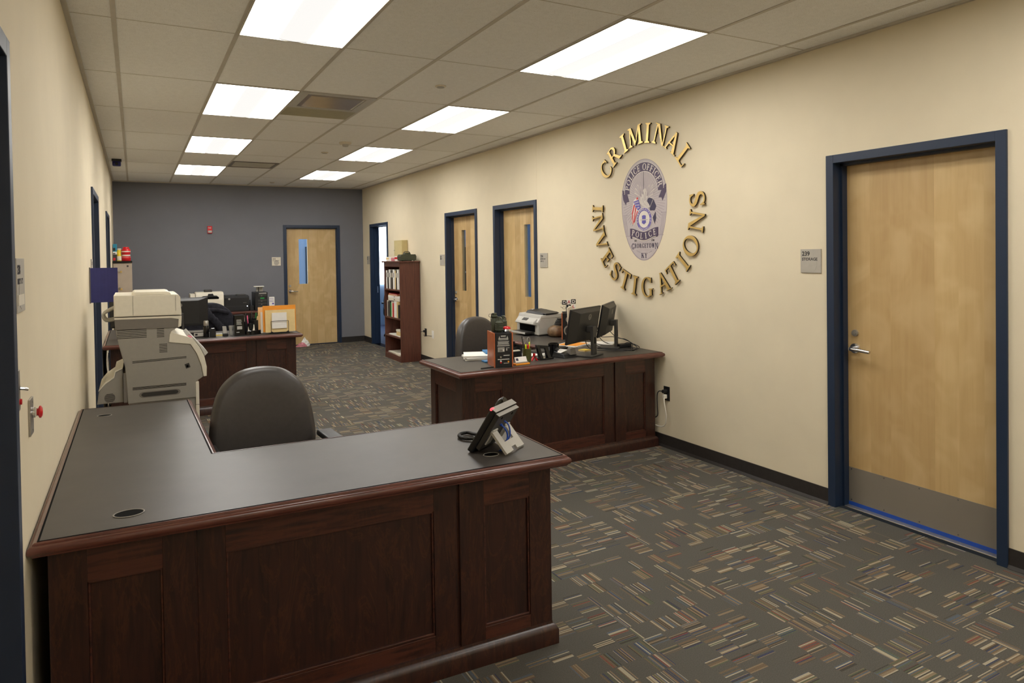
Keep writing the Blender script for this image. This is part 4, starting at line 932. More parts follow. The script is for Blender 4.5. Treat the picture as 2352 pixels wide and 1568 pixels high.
b = MB(); b.prism([(-.12, 0.008), (.12, 0.008), (.125, .07), (.11, .1), (-.11, .1), (-.125, .07)], 'yz', -.085, .085, .006); b.build('body', M['olive'], o)
b = MB(); b.prism([(-.05, .1), (.05, .1), (.035, .128), (-.035, .128)], 'yz', -.05, .05, .004); b.build('lid_block', M['olive'], o)
b = MB()
for yy in (-.09, .09):
    for xx in (-.06, .06): b.cyl((xx, yy, 0), (xx, yy, .01), .01, n=10)
b.build('foot', M['black'], o); b = MB(); b.tube([(0, -.05, .128), (0, -.03, .142), (0, .03, .142), (0, .05, .128)], .005); b.build('carry_handle', M['black'], o)
# ================================================================ locker and what stands on it
LX0, LX1, LY, LT = -.286, -.037, 11.9, 1.555
t = thing('locker', 'narrow tall grey locker with two locks beside the far left frame', 'locker', ((LX0 + LX1) / 2, LY, 0)); lw = (LX1 - LX0) / 2
b = MB(); b.box((-lw, .012, 0), (lw, .45, LT)); b.build('body', M['locker'], t)
for z0, z1 in ((.06, .5), (.51, 1.02), (1.03, LT - .005)):
    b = MB(); b.box((-lw + .004, 0, z0), (lw - .004, .014, z1), .003); d_ = b.build('door', M['locker'], t)
b = MB(); b.box((-lw - .004, -.01, LT), (lw + .004, .455, LT + .03), .004); b.build('top_board', M['blackgloss'], t)
b = MB(); b.box((lw - .07, -.0008, LT - .06), (lw - .045, 0, LT - .035)); b.build('badge', M['dark'], t)
for z in (1.44, 1.18):
    b = MB(); b.cyl((-.045, 0, z), (-.045, -.02, z), .014, n=16); lk = b.build('lock', M['chrome'], t, 40)
    b = MB(); b.box((-.035, -.012, z - .03), (-.008, -.006, z - .002), .004); b.build('key_tag', M['gold'], lk)
LTZ = LT + .03
o = thing('coffee_canister', 'red canister with white cup print on the locker', 'canister', (-.113, 12.02, LTZ)); b = MB(); b.lathe([(0, 0), (.056, 0), (.062, .008), (.062, .06), (.056, .08), (.056, .11), (.062, .13), (.062, .165), (.05, .185)], n=32); b.build('body', M['red'], o, 50)
b = MB(); b.lathe([(.05, .184), (.042, .188), (.042, .206), (.036, .212), (0, .212)]); b.build('lid', M['red'], o, 50)
b = MB(); b.lathe([(.0625, .055), (.0568, .078), (.0568, .095)], n=32); b.build('printed_cup', M['decalw'], o, 50); b = MB(); b.lathe([(.0626, .135), (.0626, .15)], n=32); b.build('printed_band', M['decalw'], o)
o = thing('syrup_bottle', 'yellow bottle with white cap on the locker', 'bottle', (-.207, 12.0, LTZ)); b = MB(); b.lathe([(0, 0), (.034, 0), (.036, .01), (.034, .07), (.028, .11), (.03, .15), (.026, .17)]); b.build('body', M['yellow'], o, 50)
b = MB(); b.lathe([(.029, .168), (.031, .17), (.031, .188), (0, .19)]); b.build('cap', M['decalw'], o, 50); b = MB(); b.lathe([(.0362, .01), (.0345, .07), (.0345, .075)]); b.build('label', M['offwhite'], o, 50)
zz = LTZ
for m_, m2, h2, l_, n_ in (('dark', 'red', .10, 'dark box with red end at the bottom of the pile on the locker', 'carton'), ('white', 'dark', .042, 'thin white box in the middle of the pile on the locker', 'carton'), ('teal', 'black', .115, 'teal box topmost of the pile on the locker', 'carton')):
    o = thing(n_, l_, 'box', (-.258, 12.06, zz)); b = MB(); b.box((-.026, -.09, 0), (.026, .09, h2), .002); b.build('body', M[m_], o); b = MB(); b.box((-.024, -.0915, h2 * .12), (.006, -.09, h2 * .5)); b.build('printed_label', M[m2], o); zz += h2
# ================================================================ multifunction copier, side on
t = thing('copier', 'large cream and grey multifunction copier beside the front desk', 'copier', (0, 5.0, 0)); Y1 = .52
b = MB(); b.prism([(-.12, 1.238), (.262, 1.233), (.258, 1.164), (.222, 1.15), (.197, 1.133), (.185, 1.066), (.311, 1.043), (.347, .979), (.373, .9), (.385, .824), (.339, .793), (.337, .69), (-.055, .69), (-.067, .924), (-.098, 1.063), (-.117, 1.164)], 'xz', 0, Y1, .003); b.build('body', M['greyp'], t)
b = MB(); b.prism([(-.122, 1.245), (.262, 1.239), (.2615, 1.262), (.258, 1.303), (.257, 1.355), (.250, 1.366), (.238, 1.373), (-.121, 1.378)], 'xz', -.004, Y1 + .004, .004); b.build('scanner_head', M['cream'], t)
b = MB(); b.prism([(-.018, 1.374), (-.016, 1.388), (-.006, 1.395), (.180, 1.393), (.196, 1.388), (.205, 1.372)], 'xz', .02, Y1 - .06, .004); b.build('document_feeder', M['cream'], t)
b = MB(); b.prism([(-.121, 1.239), (.262, 1.233), (.261, 1.21), (.258, 1.168), (.240, 1.160), (.244, 1.213), (.20, 1.222), (-.119, 1.228)], 'xz', -.006, .02, .001); b.build('head_trim', M['cream'], t)
b = MB(); b.prism([(-.119, 1.228), (.20, 1.222), (.244, 1.213), (.240, 1.160), (.198, 1.157), (-.117, 1.163)], 'xz', -.004, .02, .0015); b.build('head_lip', M['greyd'], t)
b = MB(); b.prism([(.185, 1.064), (.190, 1.115), (.199, 1.133), (.215, 1.122), (.27, 1.102), (.324, 1.080), (.368, 1.016), (.392, .959), (.406, .886), (.404, .825), (.385, .824), (.373, .9), (.347, .979), (.311, 1.043)], 'xz', -.005, Y1 + .004, .002); b.build('front_cover', M['cream'], t)
b = MB(); b.prism([(.29, 1.092), (.31, 1.108), (.421, .971), (.400, .950), (.372, 1.015), (.334, 1.068)], 'xz', .06, Y1 - .08, .003); b.build('paper_tray', M['ltgrey'], t)
b = MB(); b.prism([(-.225, .70), (-.212, .786), (-.178, .829), (-.13, .861), (-.122, .897), (-.081, .917), (-.078, .70)], 'xz', .03, Y1 - .03, .004); b.build('rear_unit', M['greyp'], t)
b = MB(); b.prism([(-.216, .78), (-.214, .79), (-.18, .833), (-.132, .866), (-.124, .902), (-.079, .922), (-.081, .914), (-.12, .895), (-.128, .859), (-.176, .826)], 'xz', .026, Y1 - .026, .0005); b.build('rear_cover', M['cream'], t)
b = MB(); b.box((-.078, .005, .70), (-.058, Y1 - .02, .885)); b.build('hinge_strip', M['greyd'], t)
b = MB(); b.tube(catmull([(-.122, .2, 1.29), (-.165, .2, 1.268), (-.187, .2, 1.245), (-.17, .2, 1.21), (-.123, .2, 1.214)], 4), .009, 8); b.tube(catmull([(-.122, .34, 1.29), (-.165, .34, 1.268), (-.187, .34, 1.245), (-.17, .34, 1.21), (-.123, .34, 1.214)], 4), .009, 8)
b.box((-.19, .2, 1.238), (-.183, .34, 1.25)); b.build('rear_tray', M['ltgrey'], t, 50)
def slots(nm, x0, x1, z0, z1, n, y=-.0006, dz=0.0):
    q = MB()
    for k in range(n):
        z = z0 + (z1 - z0) * k / max(1, n - 1); q.hexa([(x0, y, z), (x1, y, z + dz), (x1, .002, z + dz), (x0, .002, z)], [(x0, y, z + .0035), (x1, y, z + dz + .0035), (x1, .002, z + dz + .0035), (x0, .002, z + .0035)])
    return q.build(nm, M['hole'], t)
slots('vent', -.107, .058, 1.106, 1.157, 6); slots('vent', .116, .158, 1.102, 1.153, 6); slots('vent', .128, .174, 1.003, 1.053, 6); slots('vent', -.026, .285, .946, .954, 2, dz=.008); slots('vent', -.028, .281, .775, .788, 3)
b = MB(); b.prism([(.04 + .02 * math.cos(a) if math.cos(a) < 0 else .213 + .02 * math.cos(a), .739 + .0135 * math.sin(a)) for a in [PI / 2 + 2 * PI * k / 28 for k in range(28)]], 'xz', -.001, .003); b.build('grip_recess', M['dark'], t)
b = MB(); b.prism([(.034 + .027 * math.cos(a) if math.cos(a) < 0 else .219 + .027 * math.cos(a), .739 + .019 * math.sin(a)) for a in [PI / 2 + 2 * PI * k / 28 for k in range(28)]], 'xz', -.0006, .003); b.build('grip_rim', M['greyd'], t)
b = MB(); b.prism([(.273, .913), (.299, .921), (.308, .892), (.282, .884)], 'xz', -.0012, .003); b.build('port_cover', M['dark'], t)
b = MB(); b.prism([(.282, .904), (.294, .908), (.298, .896), (.286, .892)], 'xz', -.0018, .003); b.build('port_hole', M['hole'], t)
b = MB(); b.box((-.0155, -.005, 1.25), (-.0145, 0, 1.374)); b.box((.2275, -.005, 1.268), (.2285, 0, 1.368)); b.build('seam', M['hole'], t)
b = MB(); b.box((.31, .05, 1.090), (.318, .09, 1.0905)); b.prism([(.299, 1.0935), (.322, 1.084), (.323, 1.0855), (.300, 1.0955)], 'xz', .01, .06); b.build('sticker', M['pink'], t)
b = MB(); [b.box((-.155 - math.sqrt(max(0, .0009 - q * q)), .029, .735 + q - .0016), (-.155 + math.sqrt(max(0, .0009 - q * q)), .0305, .735 + q + .0016)) for q in (-.024, -.018, -.012, -.006, 0, .006, .012, .018, .024)]; b.build('fan_grille', M['dark'], t)
b = MB(); b.box((-.05, .01, .06), (.336, Y1 - .01, .69), .004); b.build('stand_cabinet', M['greyp'], t)
b = MB(); b.box((.336, 0, .05), (.357, Y1, .793), .004); b.build('stand_front', M['cream'], t)
b = MB()
for z in (.30, .42, .54, .64): b.box((.3345, -.0008, z), (.3575, .001, z + .002))
b.build('drawer_gap', M['hole'], t)
for x in (-.02, .31):
    for y in (.05, Y1 - .05): b = MB(); b.cyl((x - .012, y, .03), (x + .012, y, .03), .03, n=18); b.build('caster', M['black'], t, 40)
# ================================================================ desk phone on the front desk
def onobj(o, parts):  # parts already parented; helper kept tiny
    return o
t = thing('desk_phone', 'black desk phone on light grey easel stand on the front desk', 'phone', (1.272, 2.655, H), math.radians(35.6))
TL_ = Matrix.Translation((0, -.008, .004)) @ Matrix.Rotation(math.radians(32.5), 4, 'X')       # body plane: local z along the body, -y = back
b = MB(); b.M = TL_; b.box((-.098, -.016, 0), (.098, .012, .215), .006); b.build('body', M['black'], t)
b = MB(); b.M = TL_; b.box((-.094, -.036, .03), (.094, -.016, .208), .004); b.build('back_shell', M['dark'], t)
b = MB(); b.M = TL_; b.box((-.098, -.0165, .2151), (.098, .0125, .2165), .0004); b.box((-.094, -.0365, .2081), (.094, -.0185, .2095), .0004); b.build('top_strip', M['greyp'], t)
b = MB(); b.M = TL_; b.box((-.0985, .002, .206), (-.076, .0135, .2172), .003); b.build('message_lamp', M['ledred'], t)
b = MB(); b.M = TL_; b.box((.03, .012, .02), (.09, .018, .2), .004); b.tube(catmull([(.06, .026, .012), (.06, .034, .035), (.06, .028, .1), (.06, .032, .18), (.06, .020, .207)], 4), [.02, .021, .021, .021, .02, .018, .017, .016, .016, .017, .018, .02, .021, .021, .021, .022, .02], 12); b.build('handset', M['blackgloss'], t, 60)
b = MB(); b.M = TL_; b.box((-.085, .0118, .125), (.015, .0135, .195), .001); b.build('display', M['greyd'], t)
b = MB(); b.M = TL_
for i in range(3):
    for j in range(4): b.box((-.085 + i * .033, .0118, .02 + j * .024), (-.06 + i * .033, .0145, .038 + j * .024), .002)
b.build('key', M['dark'], t)
b = MB(); b.M = TL_
for x in (-.05, .045): b.cyl((x, -.036, .19), (x, -.0375, .19), .006, n=12)
b.build('screw_hole', M['hole'], t)
# stand: upper flange against the back, lower leg to the desk with a window cut out
b = MB(); b.M = TL_
for s in (-1, 1): b.box((min(s * .035, s * .078), -.043, .06), (max(s * .035, s * .078), -.036, .135), .002)
b.build('stand_clip', M['ltgrey'], t)
b = MB(); A = (-.090, .100); Bf = (-.170, .002)          # (y, z) top and foot of the leg
def leg(x0, x1, s0, s1, th=.010):
    p = lambda s_: (A[0] + (Bf[0] - A[0]) * s_, A[1] + (Bf[1] - A[1]) * s_)
    (ya, za), (yb, zb) = p(s0), p(s1); n_ = (-.775 * th, .632 * th)
    b.hexa([(x0, yb, zb), (x1, yb, zb), (x1, ya, za), (x0, ya, za)], [(x0, yb + n_[0], zb + n_[1]), (x1, yb + n_[0], zb + n_[1]), (x1, ya + n_[0], za + n_[1]), (x0, ya + n_[0], za + n_[1])])
leg(-.082, -.040, 0, 1.0); leg(.040, .082, 0, 1.0); leg(-.040, .040, .62, .86); leg(-.040, .040, 0, .06); leg(-.040, -.018, .86, .99); leg(.018, .040, .86, .99)
b.build('stand_leg', M['ltgrey'], t)
b = MB(); b.M = Matrix.Identity(4)
for s in (-1, 1): b.prism([(-.040, .048), (-.092, .098), (-.090, .118), (-.060, .112)], 'yz', s * .078, s * .083)
b.build('stand_cheek', M['ltgrey'], t)
b = MB(); b.tube(catmull([(.005, -.105, .125), (.012, -.138, .105), (.006, -.148, .06), (-.012, -.130, .03), (-.02, -.118, -.002)], 6), .0035, 8); b.tube(catmull([(-.02, -.105, .115), (-.012, -.132, .095), (-.004, -.142, .06), (-.02, -.135, .02), (-.026, -.112, -.002)], 6), .0035, 8)
b.cyl((.005, -.095, .130), (.008, -.125, .118), .006, n=10); b.cyl((-.02, -.098, .118), (-.017, -.125, .105), .006, n=10); b.build('network_cable', M['bluecab'], t, 60)
pts = catmull([(.072, .03, .018), (.060, .075, .010), (.060, .112, .010), (.085, .143, .010), (.118, .152, .010), (.146, .138, .010), (.14, .105, .010), (.115, .06, .016)], 14)
b = MB(); b.tube(pts, [.0072 + .0012 * (k % 2) for k in range(len(pts))], 10); b.build('coiled_cord', M['black'], t)
# ================================================================ monitors
def monitor(label, loc, rz, zc, w, h, tilt, edge='black', logo=True):
    t = thing('monitor', label, 'monitor', loc, rz, 'computer monitors seen from behind'); T = Matrix.Translation((0, 0, zc)) @ Matrix.Rotation(tilt, 4, 'X')
    b = MB(); b.M = T; dd = .018 if edge == 'black' else .040; b.box((-w / 2, 0, -h / 2), (w / 2, dd, h / 2), .003); b.build('bezel', M['black'], t)
    b = MB(); b.M = T; b.box((-w / 2 + .012, dd - .0002, -h / 2 + .016), (w / 2 - .012, dd + .0008, h / 2 - .012)); b.build('screen', M['blackgloss'], t)
    b = MB(); b.M = T; x1, x0 = w / 2 - .004, w / 2 * .66; z1, z0 = h / 2 - .004, h / 2 * .80
    b.hexa([(-x1, .001, -z1), (x1, .001, -z1), (x1, .001, z1), (-x1, .001, z1)], [(-x0, -.038, -z0), (x0, -.038, -z0), (x0, -.038, z0), (-x0, -.038, z0)], .003); b.build('back_shell', M['screen'], t)
    if logo:
        b = MB(); b.M = T @ frame((1, 0, 0), (0, 1, 0), (0, 0, 1), (0, -.038, h * .26)); b.lathe([(.019, 0), (.019, .0012), (.023, .0012), (.023, 0)], n=28, axis=(0, -1, 0)); b.build('logo_ring', M['steel'], t)
        text('DELL', .0125, M['steel'], 'logo_lettering', t, T @ frame((1, 0, 0), (0, 0, 1), (0, -1, 0), (0, -.0386, h * .26 - .0045)), .0003, 'CENTER')
    zb = zc - .035
    b = MB(); b.box((-.032, -.092, .004), (.032, -.068, zb + .03), .004); b.box((-.03, -.088, zb - .02), (.03, -.03, zb + .03), .006); b.build('neck', M['dark'], t)
    b = MB(); b.box((-.010, -.0925, .10), (.010, -.0915, .15)); b.build('cable_slot', M['hole'], t)
    b = MB(); b.box((-.105, -.115, 0), (.105, .065, .012), .004); b.build('base', M['dark'], t)
    return t
MT = math.degrees
monitor('tilted black monitor nearest the phone side on the speaker desk', (3.148, 4.573, H), .49, 1.029 - H, .511, .279, .177)
monitor('second black monitor standing closest to the cream wall on the speaker desk', (3.575, 4.854, H), .75, 1.03 - H, .511, .279, .177)
monitor('black monitor half hidden behind the copier on the far desk', (.40, 8.02, H), .06, 1.045 - H, .555, .30, .05)
monitor('black monitor at the left end of the far desk between wall and copier', (-.03, 8.25, H), -.3, 1.03 - H, .44, .28, .05, logo=False)
# ================================================================ bookshelf speakers
def speaker(label, loc, rz):
    t = thing('speaker', label, 'speaker', loc, rz, 'cherry sided bookshelf speakers'); w, d, h = .0725, .20, .248
    for s in (-1, 1): b = MB(); b.box((min(s * w, s * (w - .010)), -d / 2, 0), (max(s * w, s * (w - .010)), d / 2, h + .003), .002); b.build('side_panel', M['cherry'], t)
    b = MB(); b.box((-w + .01, -d / 2 + .002, .002), (w - .01, d / 2 - .004, h), .002); b.build('cabinet', M['black'], t)
    b = MB(); b.cyl((0, d / 2 - .004, .085), (0, d / 2 + .004, .085), .052, .050, 32); b.cyl((0, d / 2 - .004, .19), (0, d / 2 + .003, .19), .031, .029, 32); b.build('driver_ring', M['steel'], t, 40)
    b = MB(); b.cyl((0, d / 2 + .003, .085), (0, d / 2 + .0055, .085), .044, .030, 32); b.cyl((0, d / 2 + .002, .19), (0, d / 2 + .0045, .19), .024, .012, 32); b.build('driver_cone', M['dark'], t, 40)
    y = -d / 2 + .0015; b = MB()
    def bar(x0, x1, z0, z1): b.box((x0, y - .0006, z0), (x1, y + .001, z1))
    bar(-.018, .018, .222, .230); b.prism([(-.036, .205), (-.024, .205), (-.03, .228)], 'xz', y - .0006, y); b.prism([(.036, .205), (.024, .205), (.03, .228)], 'xz', y - .0006, y)
    for k, z in enumerate((.209, .203, .197)): bar(-.037, .037, z, z + .0035)
    for k, z in enumerate((.186, .181, .176, .171, .166)): bar(-.043 + .002 * (k % 2), .043 - .003 * (k % 3), z, z + .0028)
    for z in (.158, .153): bar(-.046, .046, z, z + .003)
    bar(.018, .045, .139, .142); bar(.02, .028, .12, .135); b.build('rear_lettering', M['ltgrey'], t)
    b = MB(); bar(-.043, .008, .112, .146); b.build('rear_label', M['greyp'], t)
    b = MB(); bar(-.03, .006, .116, .132); bar(.0, .045, .084, .088); bar(-.044, .043, .056, .0605); bar(.0, .04, .028, .031); b.build('rear_caption', M['white'], t)
    for x, z, m_ in ((-.022, .046, 'white'), (-.022, .036, 'red'), (.035, .04, 'orange'), (-.022, .075, 'steel')):
        b = MB(); b.cyl((x, y, z), (x, y - .008, z), .006, n=14); b.build('jack', M[m_], t, 40)
    return t
speaker('cherry sided speaker at the front of the desk showing its rear panel', (2.352, 4.512, H), math.radians(-13))
speaker('cherry sided speaker facing the room beside the grey printer', (3.66, 5.56, H), math.radians(142))
SPT = H + .251
# things on the front speaker
t = thing('smoke_canister', 'tall black smoke canister with ring and lever on the front speaker', 'canister', (2.320, 4.535, SPT)); b = MB(); b.lathe([(0, 0), (.022, 0), (.024, .004), (.024, .088), (.02, .094), (.02, .10), (.024, .104), (.026, .112), (.018, .118), (.018, .134), (0, .136)]); b.build('body', M['olive'], t, 40)
b = MB(); b.tube([(.012 * math.cos(a) - .034, 0, .118 + .012 * math.sin(a)) for a in [2 * PI * k / 16 for k in range(16)]], .0014, 6, True); b.build('pull_ring', M['black'], t); b = MB(); b.tube([(-.01, -.005, .135), (-.026, -.005, .13), (-.031, -.005, .09), (-.031, -.005, .05)], .0025, 6); b.build('lever', M['dark'], t)
def grenade(label, loc, k):
    t = thing('dummy_grenade', label, 'grenade', loc, 0.4, 'dummy grenades on the front speaker'); b = MB(); pr_ = [(0, 0), (.018 * k, 0), (.026 * k, .012 * k)]
    for i in range(5): pr_ += [(.030 * k, (.014 + .012 * i) * k), (.030 * k, (.021 + .012 * i) * k), (.027 * k, (.0235 + .012 * i) * k)]
    pr_ += [(.022 * k, .078 * k), (.014 * k, .083 * k)]; b.lathe(pr_, n=16); b.build('body', M['olive'], t, 30)
    b = MB(); b.cyl((0, 0, .08 * k), (0, 0, .108 * k), .014 * k, .011 * k, 14); b.box((-.012 * k, -.006, .104 * k), (.02 * k, .006, .112 * k), .002); b.build('fuse_head', M['olive'], t, 40)
    b = MB(); b.tube([(.018 * k, 0, .106 * k), (.034 * k, 0, .09 * k), (.038 * k, 0, .05 * k)], .003, 6); b.build('lever', M['dark'], t); b = MB(); b.tube([(.0, -.012 + .011 * math.cos(a), .098 * k + .011 * math.sin(a)) for a in [2 * PI * q / 14 for q in range(14)]], .0012, 6, True); b.build('pull_ring', M['steel'], t)
grenade('ridged olive dummy grenade standing in front on the speaker', (2.328, 4.475, SPT), 1.0)
grenade('olive dummy grenade standing behind the red push button on the speaker', (2.397, 4.545, SPT), 1.0)
t = thing('push_button_toy', 'round red push button on chrome base on the front speaker', 'button', (2.386, 4.468, SPT)); b = MB(); b.lathe([(0, 0), (.034, 0), (.036, .006), (.031, .016), (.029, .02)]); b.build('base', M['chrome'], t, 40)
b = MB(); b.lathe([(.029, .018), (.030, .024), (.025, .034), (.012, .039), (0, .04)]); b.build('cap', M['red'], t, 50)
# ================================================================ small things on the speaker desk
t = thing('pen_cup', 'olive mesh pen cup on the speaker desk', 'cup', (2.606, 4.56, H)); b = MB(); b.lathe([(0, 0), (.034, 0), (.034, .10), (.031, .10), (.031, .004), (0, .004)]); b.build('cup', M['oliveglass'], t, 40)
def pen(label, base, tip, m, r=.004, cap=None, name='pen', grp='pens in the olive cup'):
    o = thing(name, label, 'pen', base, 0, grp); d = Vector(tip) - Vector(base); b = MB(); b.tube([(0, 0, 0), tuple(d * .8), tuple(d * .97), tuple(d)], [r, r, r * .9, r * .5], 8); b.build('barrel', M[m], o, 50)
    if cap: b = MB(); b.tube([tuple(d * .66), tuple(d * .99), tuple(d * 1.02)], [r * 1.15, r * 1.15, r * .6], 8); b.build('cap', M[cap], o, 50)
Z0 = H + .006
pen('thick yellow highlighter left of the red marker in the olive cup', (2.598, 4.553, Z0), (2.590, 4.549, H + .132), 'lime', .007)
pen('red marker in the olive cup', (2.612, 4.562, Z0), (2.620, 4.560, H + .128), 'red', .007)
pen('yellow marker at the right of the olive cup', (2.617, 4.566, Z0), (2.637, 4.572, H + .145), 'lime', .0065)
pen('dark pen leaning left from the olive cup', (2.6, 4.565, Z0), (2.567, 4.565, H + .195), 'dark', .0045)
t = thing('scissors', 'scissors with loop handles in the olive cup', 'scissors', (2.608, 4.572, Z0)); b = MB(); b.box((-.006, -.001, 0), (.006, .001, .125)); b.build('blade', M['steel'], t)
b = MB()
for s in (-1, 1): b.tube([(s * .021 + .014 * math.cos(a), 0, .15 + .024 * math.sin(a)) for a in [2 * PI * k / 18 for k in range(18)]], .0032, 8, True)
b.build('loop_handle', M['greyp'], t, 60)
t = thing('business_card_holder', 'orange based holder with white cards on the speaker desk', 'card holder', (2.497, 4.455, H), math.radians(2)); b = MB(); b.box((-.062, -.026, 0), (.062, .026, .012), .003); b.build('base', M['orange'], t)
b = MB(); b.M = Matrix.Translation((0, -.01, .012)) @ Matrix.Rotation(-.5, 4, 'X'); b.box((-.05, 0, 0), (.05, .006, .05)); cd = b.build('cards', M['white'], t); b = MB(); b.M = Matrix.Translation((0, -.01, .012)) @ Matrix.Rotation(-.5, 4, 'X'); b.box((-.042, -.0005, .02), (-.022, 0, .04)); b.build('printed_mark', M['decalnavy'], cd)
b = MB(); b.box((-.052, -.018, .012), (.052, -.012, .022), .002); b.build('lip', M['greyp'], t)
t = thing('desk_organizer', 'black tray organizer behind the front speaker on the desk', 'organizer', (2.60, 4.78, H), .05); b = MB(); b.box((-.11, -.05, 0), (.06, .06, .004)); b.box((-.11, -.05, 0), (-.106, .06, .1)); b.box((.056, -.05, 0), (.06, .06, .1)); b.box((-.11, .056, 0), (.06, .06, .12)); b.box((-.11, -.05, 0), (.06, -.046, .055)); b.box((-.11, 0, 0), (.06, .004, .085)); b.build('tray', M['black'], t)
b = MB(); b.box((-.1, -.04, .05), (.05, -.01, .062)); b.build('notes', M['offwhite'], t)
pen('red pen upright in the black tray organizer', (2.585, 4.8, H + .006), (2.59, 4.79, H + .125), 'red', .0045, None, 'pen', 'pens in the black tray organizer')
t = thing('binder_clip', 'dark red spring clamp between pen cup and gadget stand', 'clip', (2.672, 4.565, H)); b = MB(); b.prism([(-.03, 0), (-.006, .03), (-.004, .055), (.006, .055), (.008, .03), (.03, 0), (.018, 0), (.004, .022), (-.004, .022), (-.018, 0)], 'xz', -.012, .012, .002); b.build('jaws', M['red'], t); b = MB(); b.cyl((0, -.014, .03), (0, .014, .03), .006, n=12); b.build('pivot', M['dark'], t)
t = thing('tape_dispenser', 'black sloping tape dispenser stand left of the mug', 'tape dispenser', (2.775, 4.575, H), .1); b = MB(); b.box((-.065, -.03, 0), (.065, .035, .012), .003); b.build('base', M['blackgloss'], t)
b = MB(); b.hexa([(-.05, -.02, .01), (-.025, -.02, .01), (-.025, .02, .01), (-.05, .02, .01)], [(-.08, .0, .115), (-.05, .0, .115), (-.05, .02, .115), (-.08, .02, .115)], .003); b.hexa([(.02, -.02, .01), (.05, -.02, .01), (.05, .02, .01), (.02, .02, .01)], [(0, .0, .10), (.03, .0, .10), (.03, .02, .10), (0, .02, .10)], .003); b.build('upright', M['blackgloss'], t)
b = MB(); b.hexa([(-.08, .0, .09), (.03, .0, .08), (.03, .02, .08), (-.08, .02, .09)], [(-.078, .0, .118), (.032, .0, .103), (.032, .02, .103), (-.078, .02, .118)], .003); b.build('top_plate', M['black'], t)
t = thing('mug', 'glossy black mug on the speaker desk', 'mug', (2.915, 4.67, H)); b = MB(); b.lathe([(0, 0), (.040, 0), (.043, .004), (.044, .104), (.041, .104), (.040, .008), (0, .008)], n=32); b.build('body', M['blackgloss'], t, 40); b = MB(); b.tube(catmull([(-.042, 0, .085), (-.066, 0, .078), (-.068, 0, .04), (-.042, 0, .025)], 5), .005, 8); b.build('handle', M['blackgloss'], t, 60)
papers('white papers behind the mug and pen cup on the speaker desk', (2.80, 4.82, H), .2, .26, .18, .012, grp=None)
papers('thick white paper pile behind the front speaker', (2.40, 4.90, H), -.35, .30, .24, .036, n=9)
t = thing('folder', 'blue folder on the paper pile behind the front speaker', 'folder', (2.50, 4.93, H + .036), -.3); b = MB(); b.box((-.07, -.1, 0), (.07, .08, .012), .002); b.build('cover', M['paperblue'], t)
t = thing('folder', 'blue folder under the front corner of the paper pile', 'folder', (2.34, 4.70, H), -.1); b = MB(); b.box((-.03, -.03, 0), (.09, .05, .010), .002); b.build('cover', M['paperblue'], t)
t = thing('pen', 'flat black pen left of the front speaker', 'pen', (2.215, 4.44, H + .005), .1); b = MB(); b.tube([(-.06, 0, 0), (.05, 0, 0), (.07, 0, 0)], [.0045, .0045, .002], 8); b.build('barrel', M['black'], t, 50); b = MB(); b.box((.0, -.006, .0), (.045, -.003, .004)); b.build('clip', M['dark'], t)
t = thing('radio_charger', 'black charging dock with grey block in front of the tilted monitor', 'charger', (2.985, 4.60, H), .25); b = MB(); b.hexa([(-.09, -.07, 0), (.07, -.07, 0), (.07, .07, 0), (-.09, .07, 0)], [(-.08, -.05, .03), (.06, -.05, .03), (.06, .06, .05), (-.08, .06, .05)], .006); b.build('dock', M['black'], t)
b = MB(); b.hexa([(-.02, -.07, .02), (.05, -.07, .02), (.05, -.02, .03), (-.02, -.02, .03)], [(-.012, -.06, .07), (.042, -.06, .07), (.04, -.03, .075), (-.01, -.03, .075)], .003); b.build('block', M['greyd'], t)
b = MB(); b.M = Matrix.Translation((-.04, .02, .046)) @ Matrix.Rotation(-.2, 4, 'Y'); b.box((-.04, -.04, 0), (.04, .04, .003)); b.build('note', M['white'], t)
t = thing('sticky_notes', 'yellow sticky note pad at the foot of the tilted monitor', 'notepad', (3.235, 4.70, H + .012), .2); b = MB(); b.box((-.038, -.038, 0), (.038, .038, .012), .001); b.build('pad', M['tan'], t); b = MB(); b.box((-.038, -.038, .012), (.038, .038, .0125)); b.build('top_note', M['yellow'], t)
for l_, loc, rz, m_, w, d in (('orange folder with papers behind the tilted monitor', (3.42, 5.14, H), .5, 'orange', .30, .22), ('white sheets by the second monitor foot', (3.665, 5.02, H), .8, 'white', .24, .2)):
    papers(l_, loc, rz, w, d, .012, 'white', 4, None, m_)
t = thing('keyboard', 'black keyboard behind the tilted monitor', 'keyboard', (3.02, 4.93, H), .45); b = MB(); b.box((-.22, -.07, 0), (.22, .07, .018), .004); b.build('case', M['black'], t); b = MB()
for i in range(14):
    for j in range(4): b.box((-.205 + i * .0295, -.055 + j * .029, .018), (-.18 + i * .0295, -.031 + j * .029, .023))
b.build('key', M['dark'], t)
t = thing('easel_board', 'pale board standing between the far speaker and the tilted monitor', 'board', (3.545, 5.35, H), .64); b = MB(); b.M = Matrix.Rotation(-.1, 4, 'Y'); b.box((-.075, 0, .008), (.06, .012, .33), .002); b.build('board', M['offwhite'], t); b = MB(); b.box((-.08, -.02, 0), (.08, .04, .012), .002); b.build('stand_foot', M['greyd'], t)
SP2 = H + .251
t = thing('letter_tiles', 'black and white letter tiles stacked on a small rack on the far speaker', 'letter tiles', (3.66, 5.56, SP2), math.radians(-28))
b = MB(); b.box((-.075, -.02, 0), (.075, .03, .008), .002); b.box((-.004, .012, 0), (.004, .02, .12)); b.build('rack', M['black'], t)
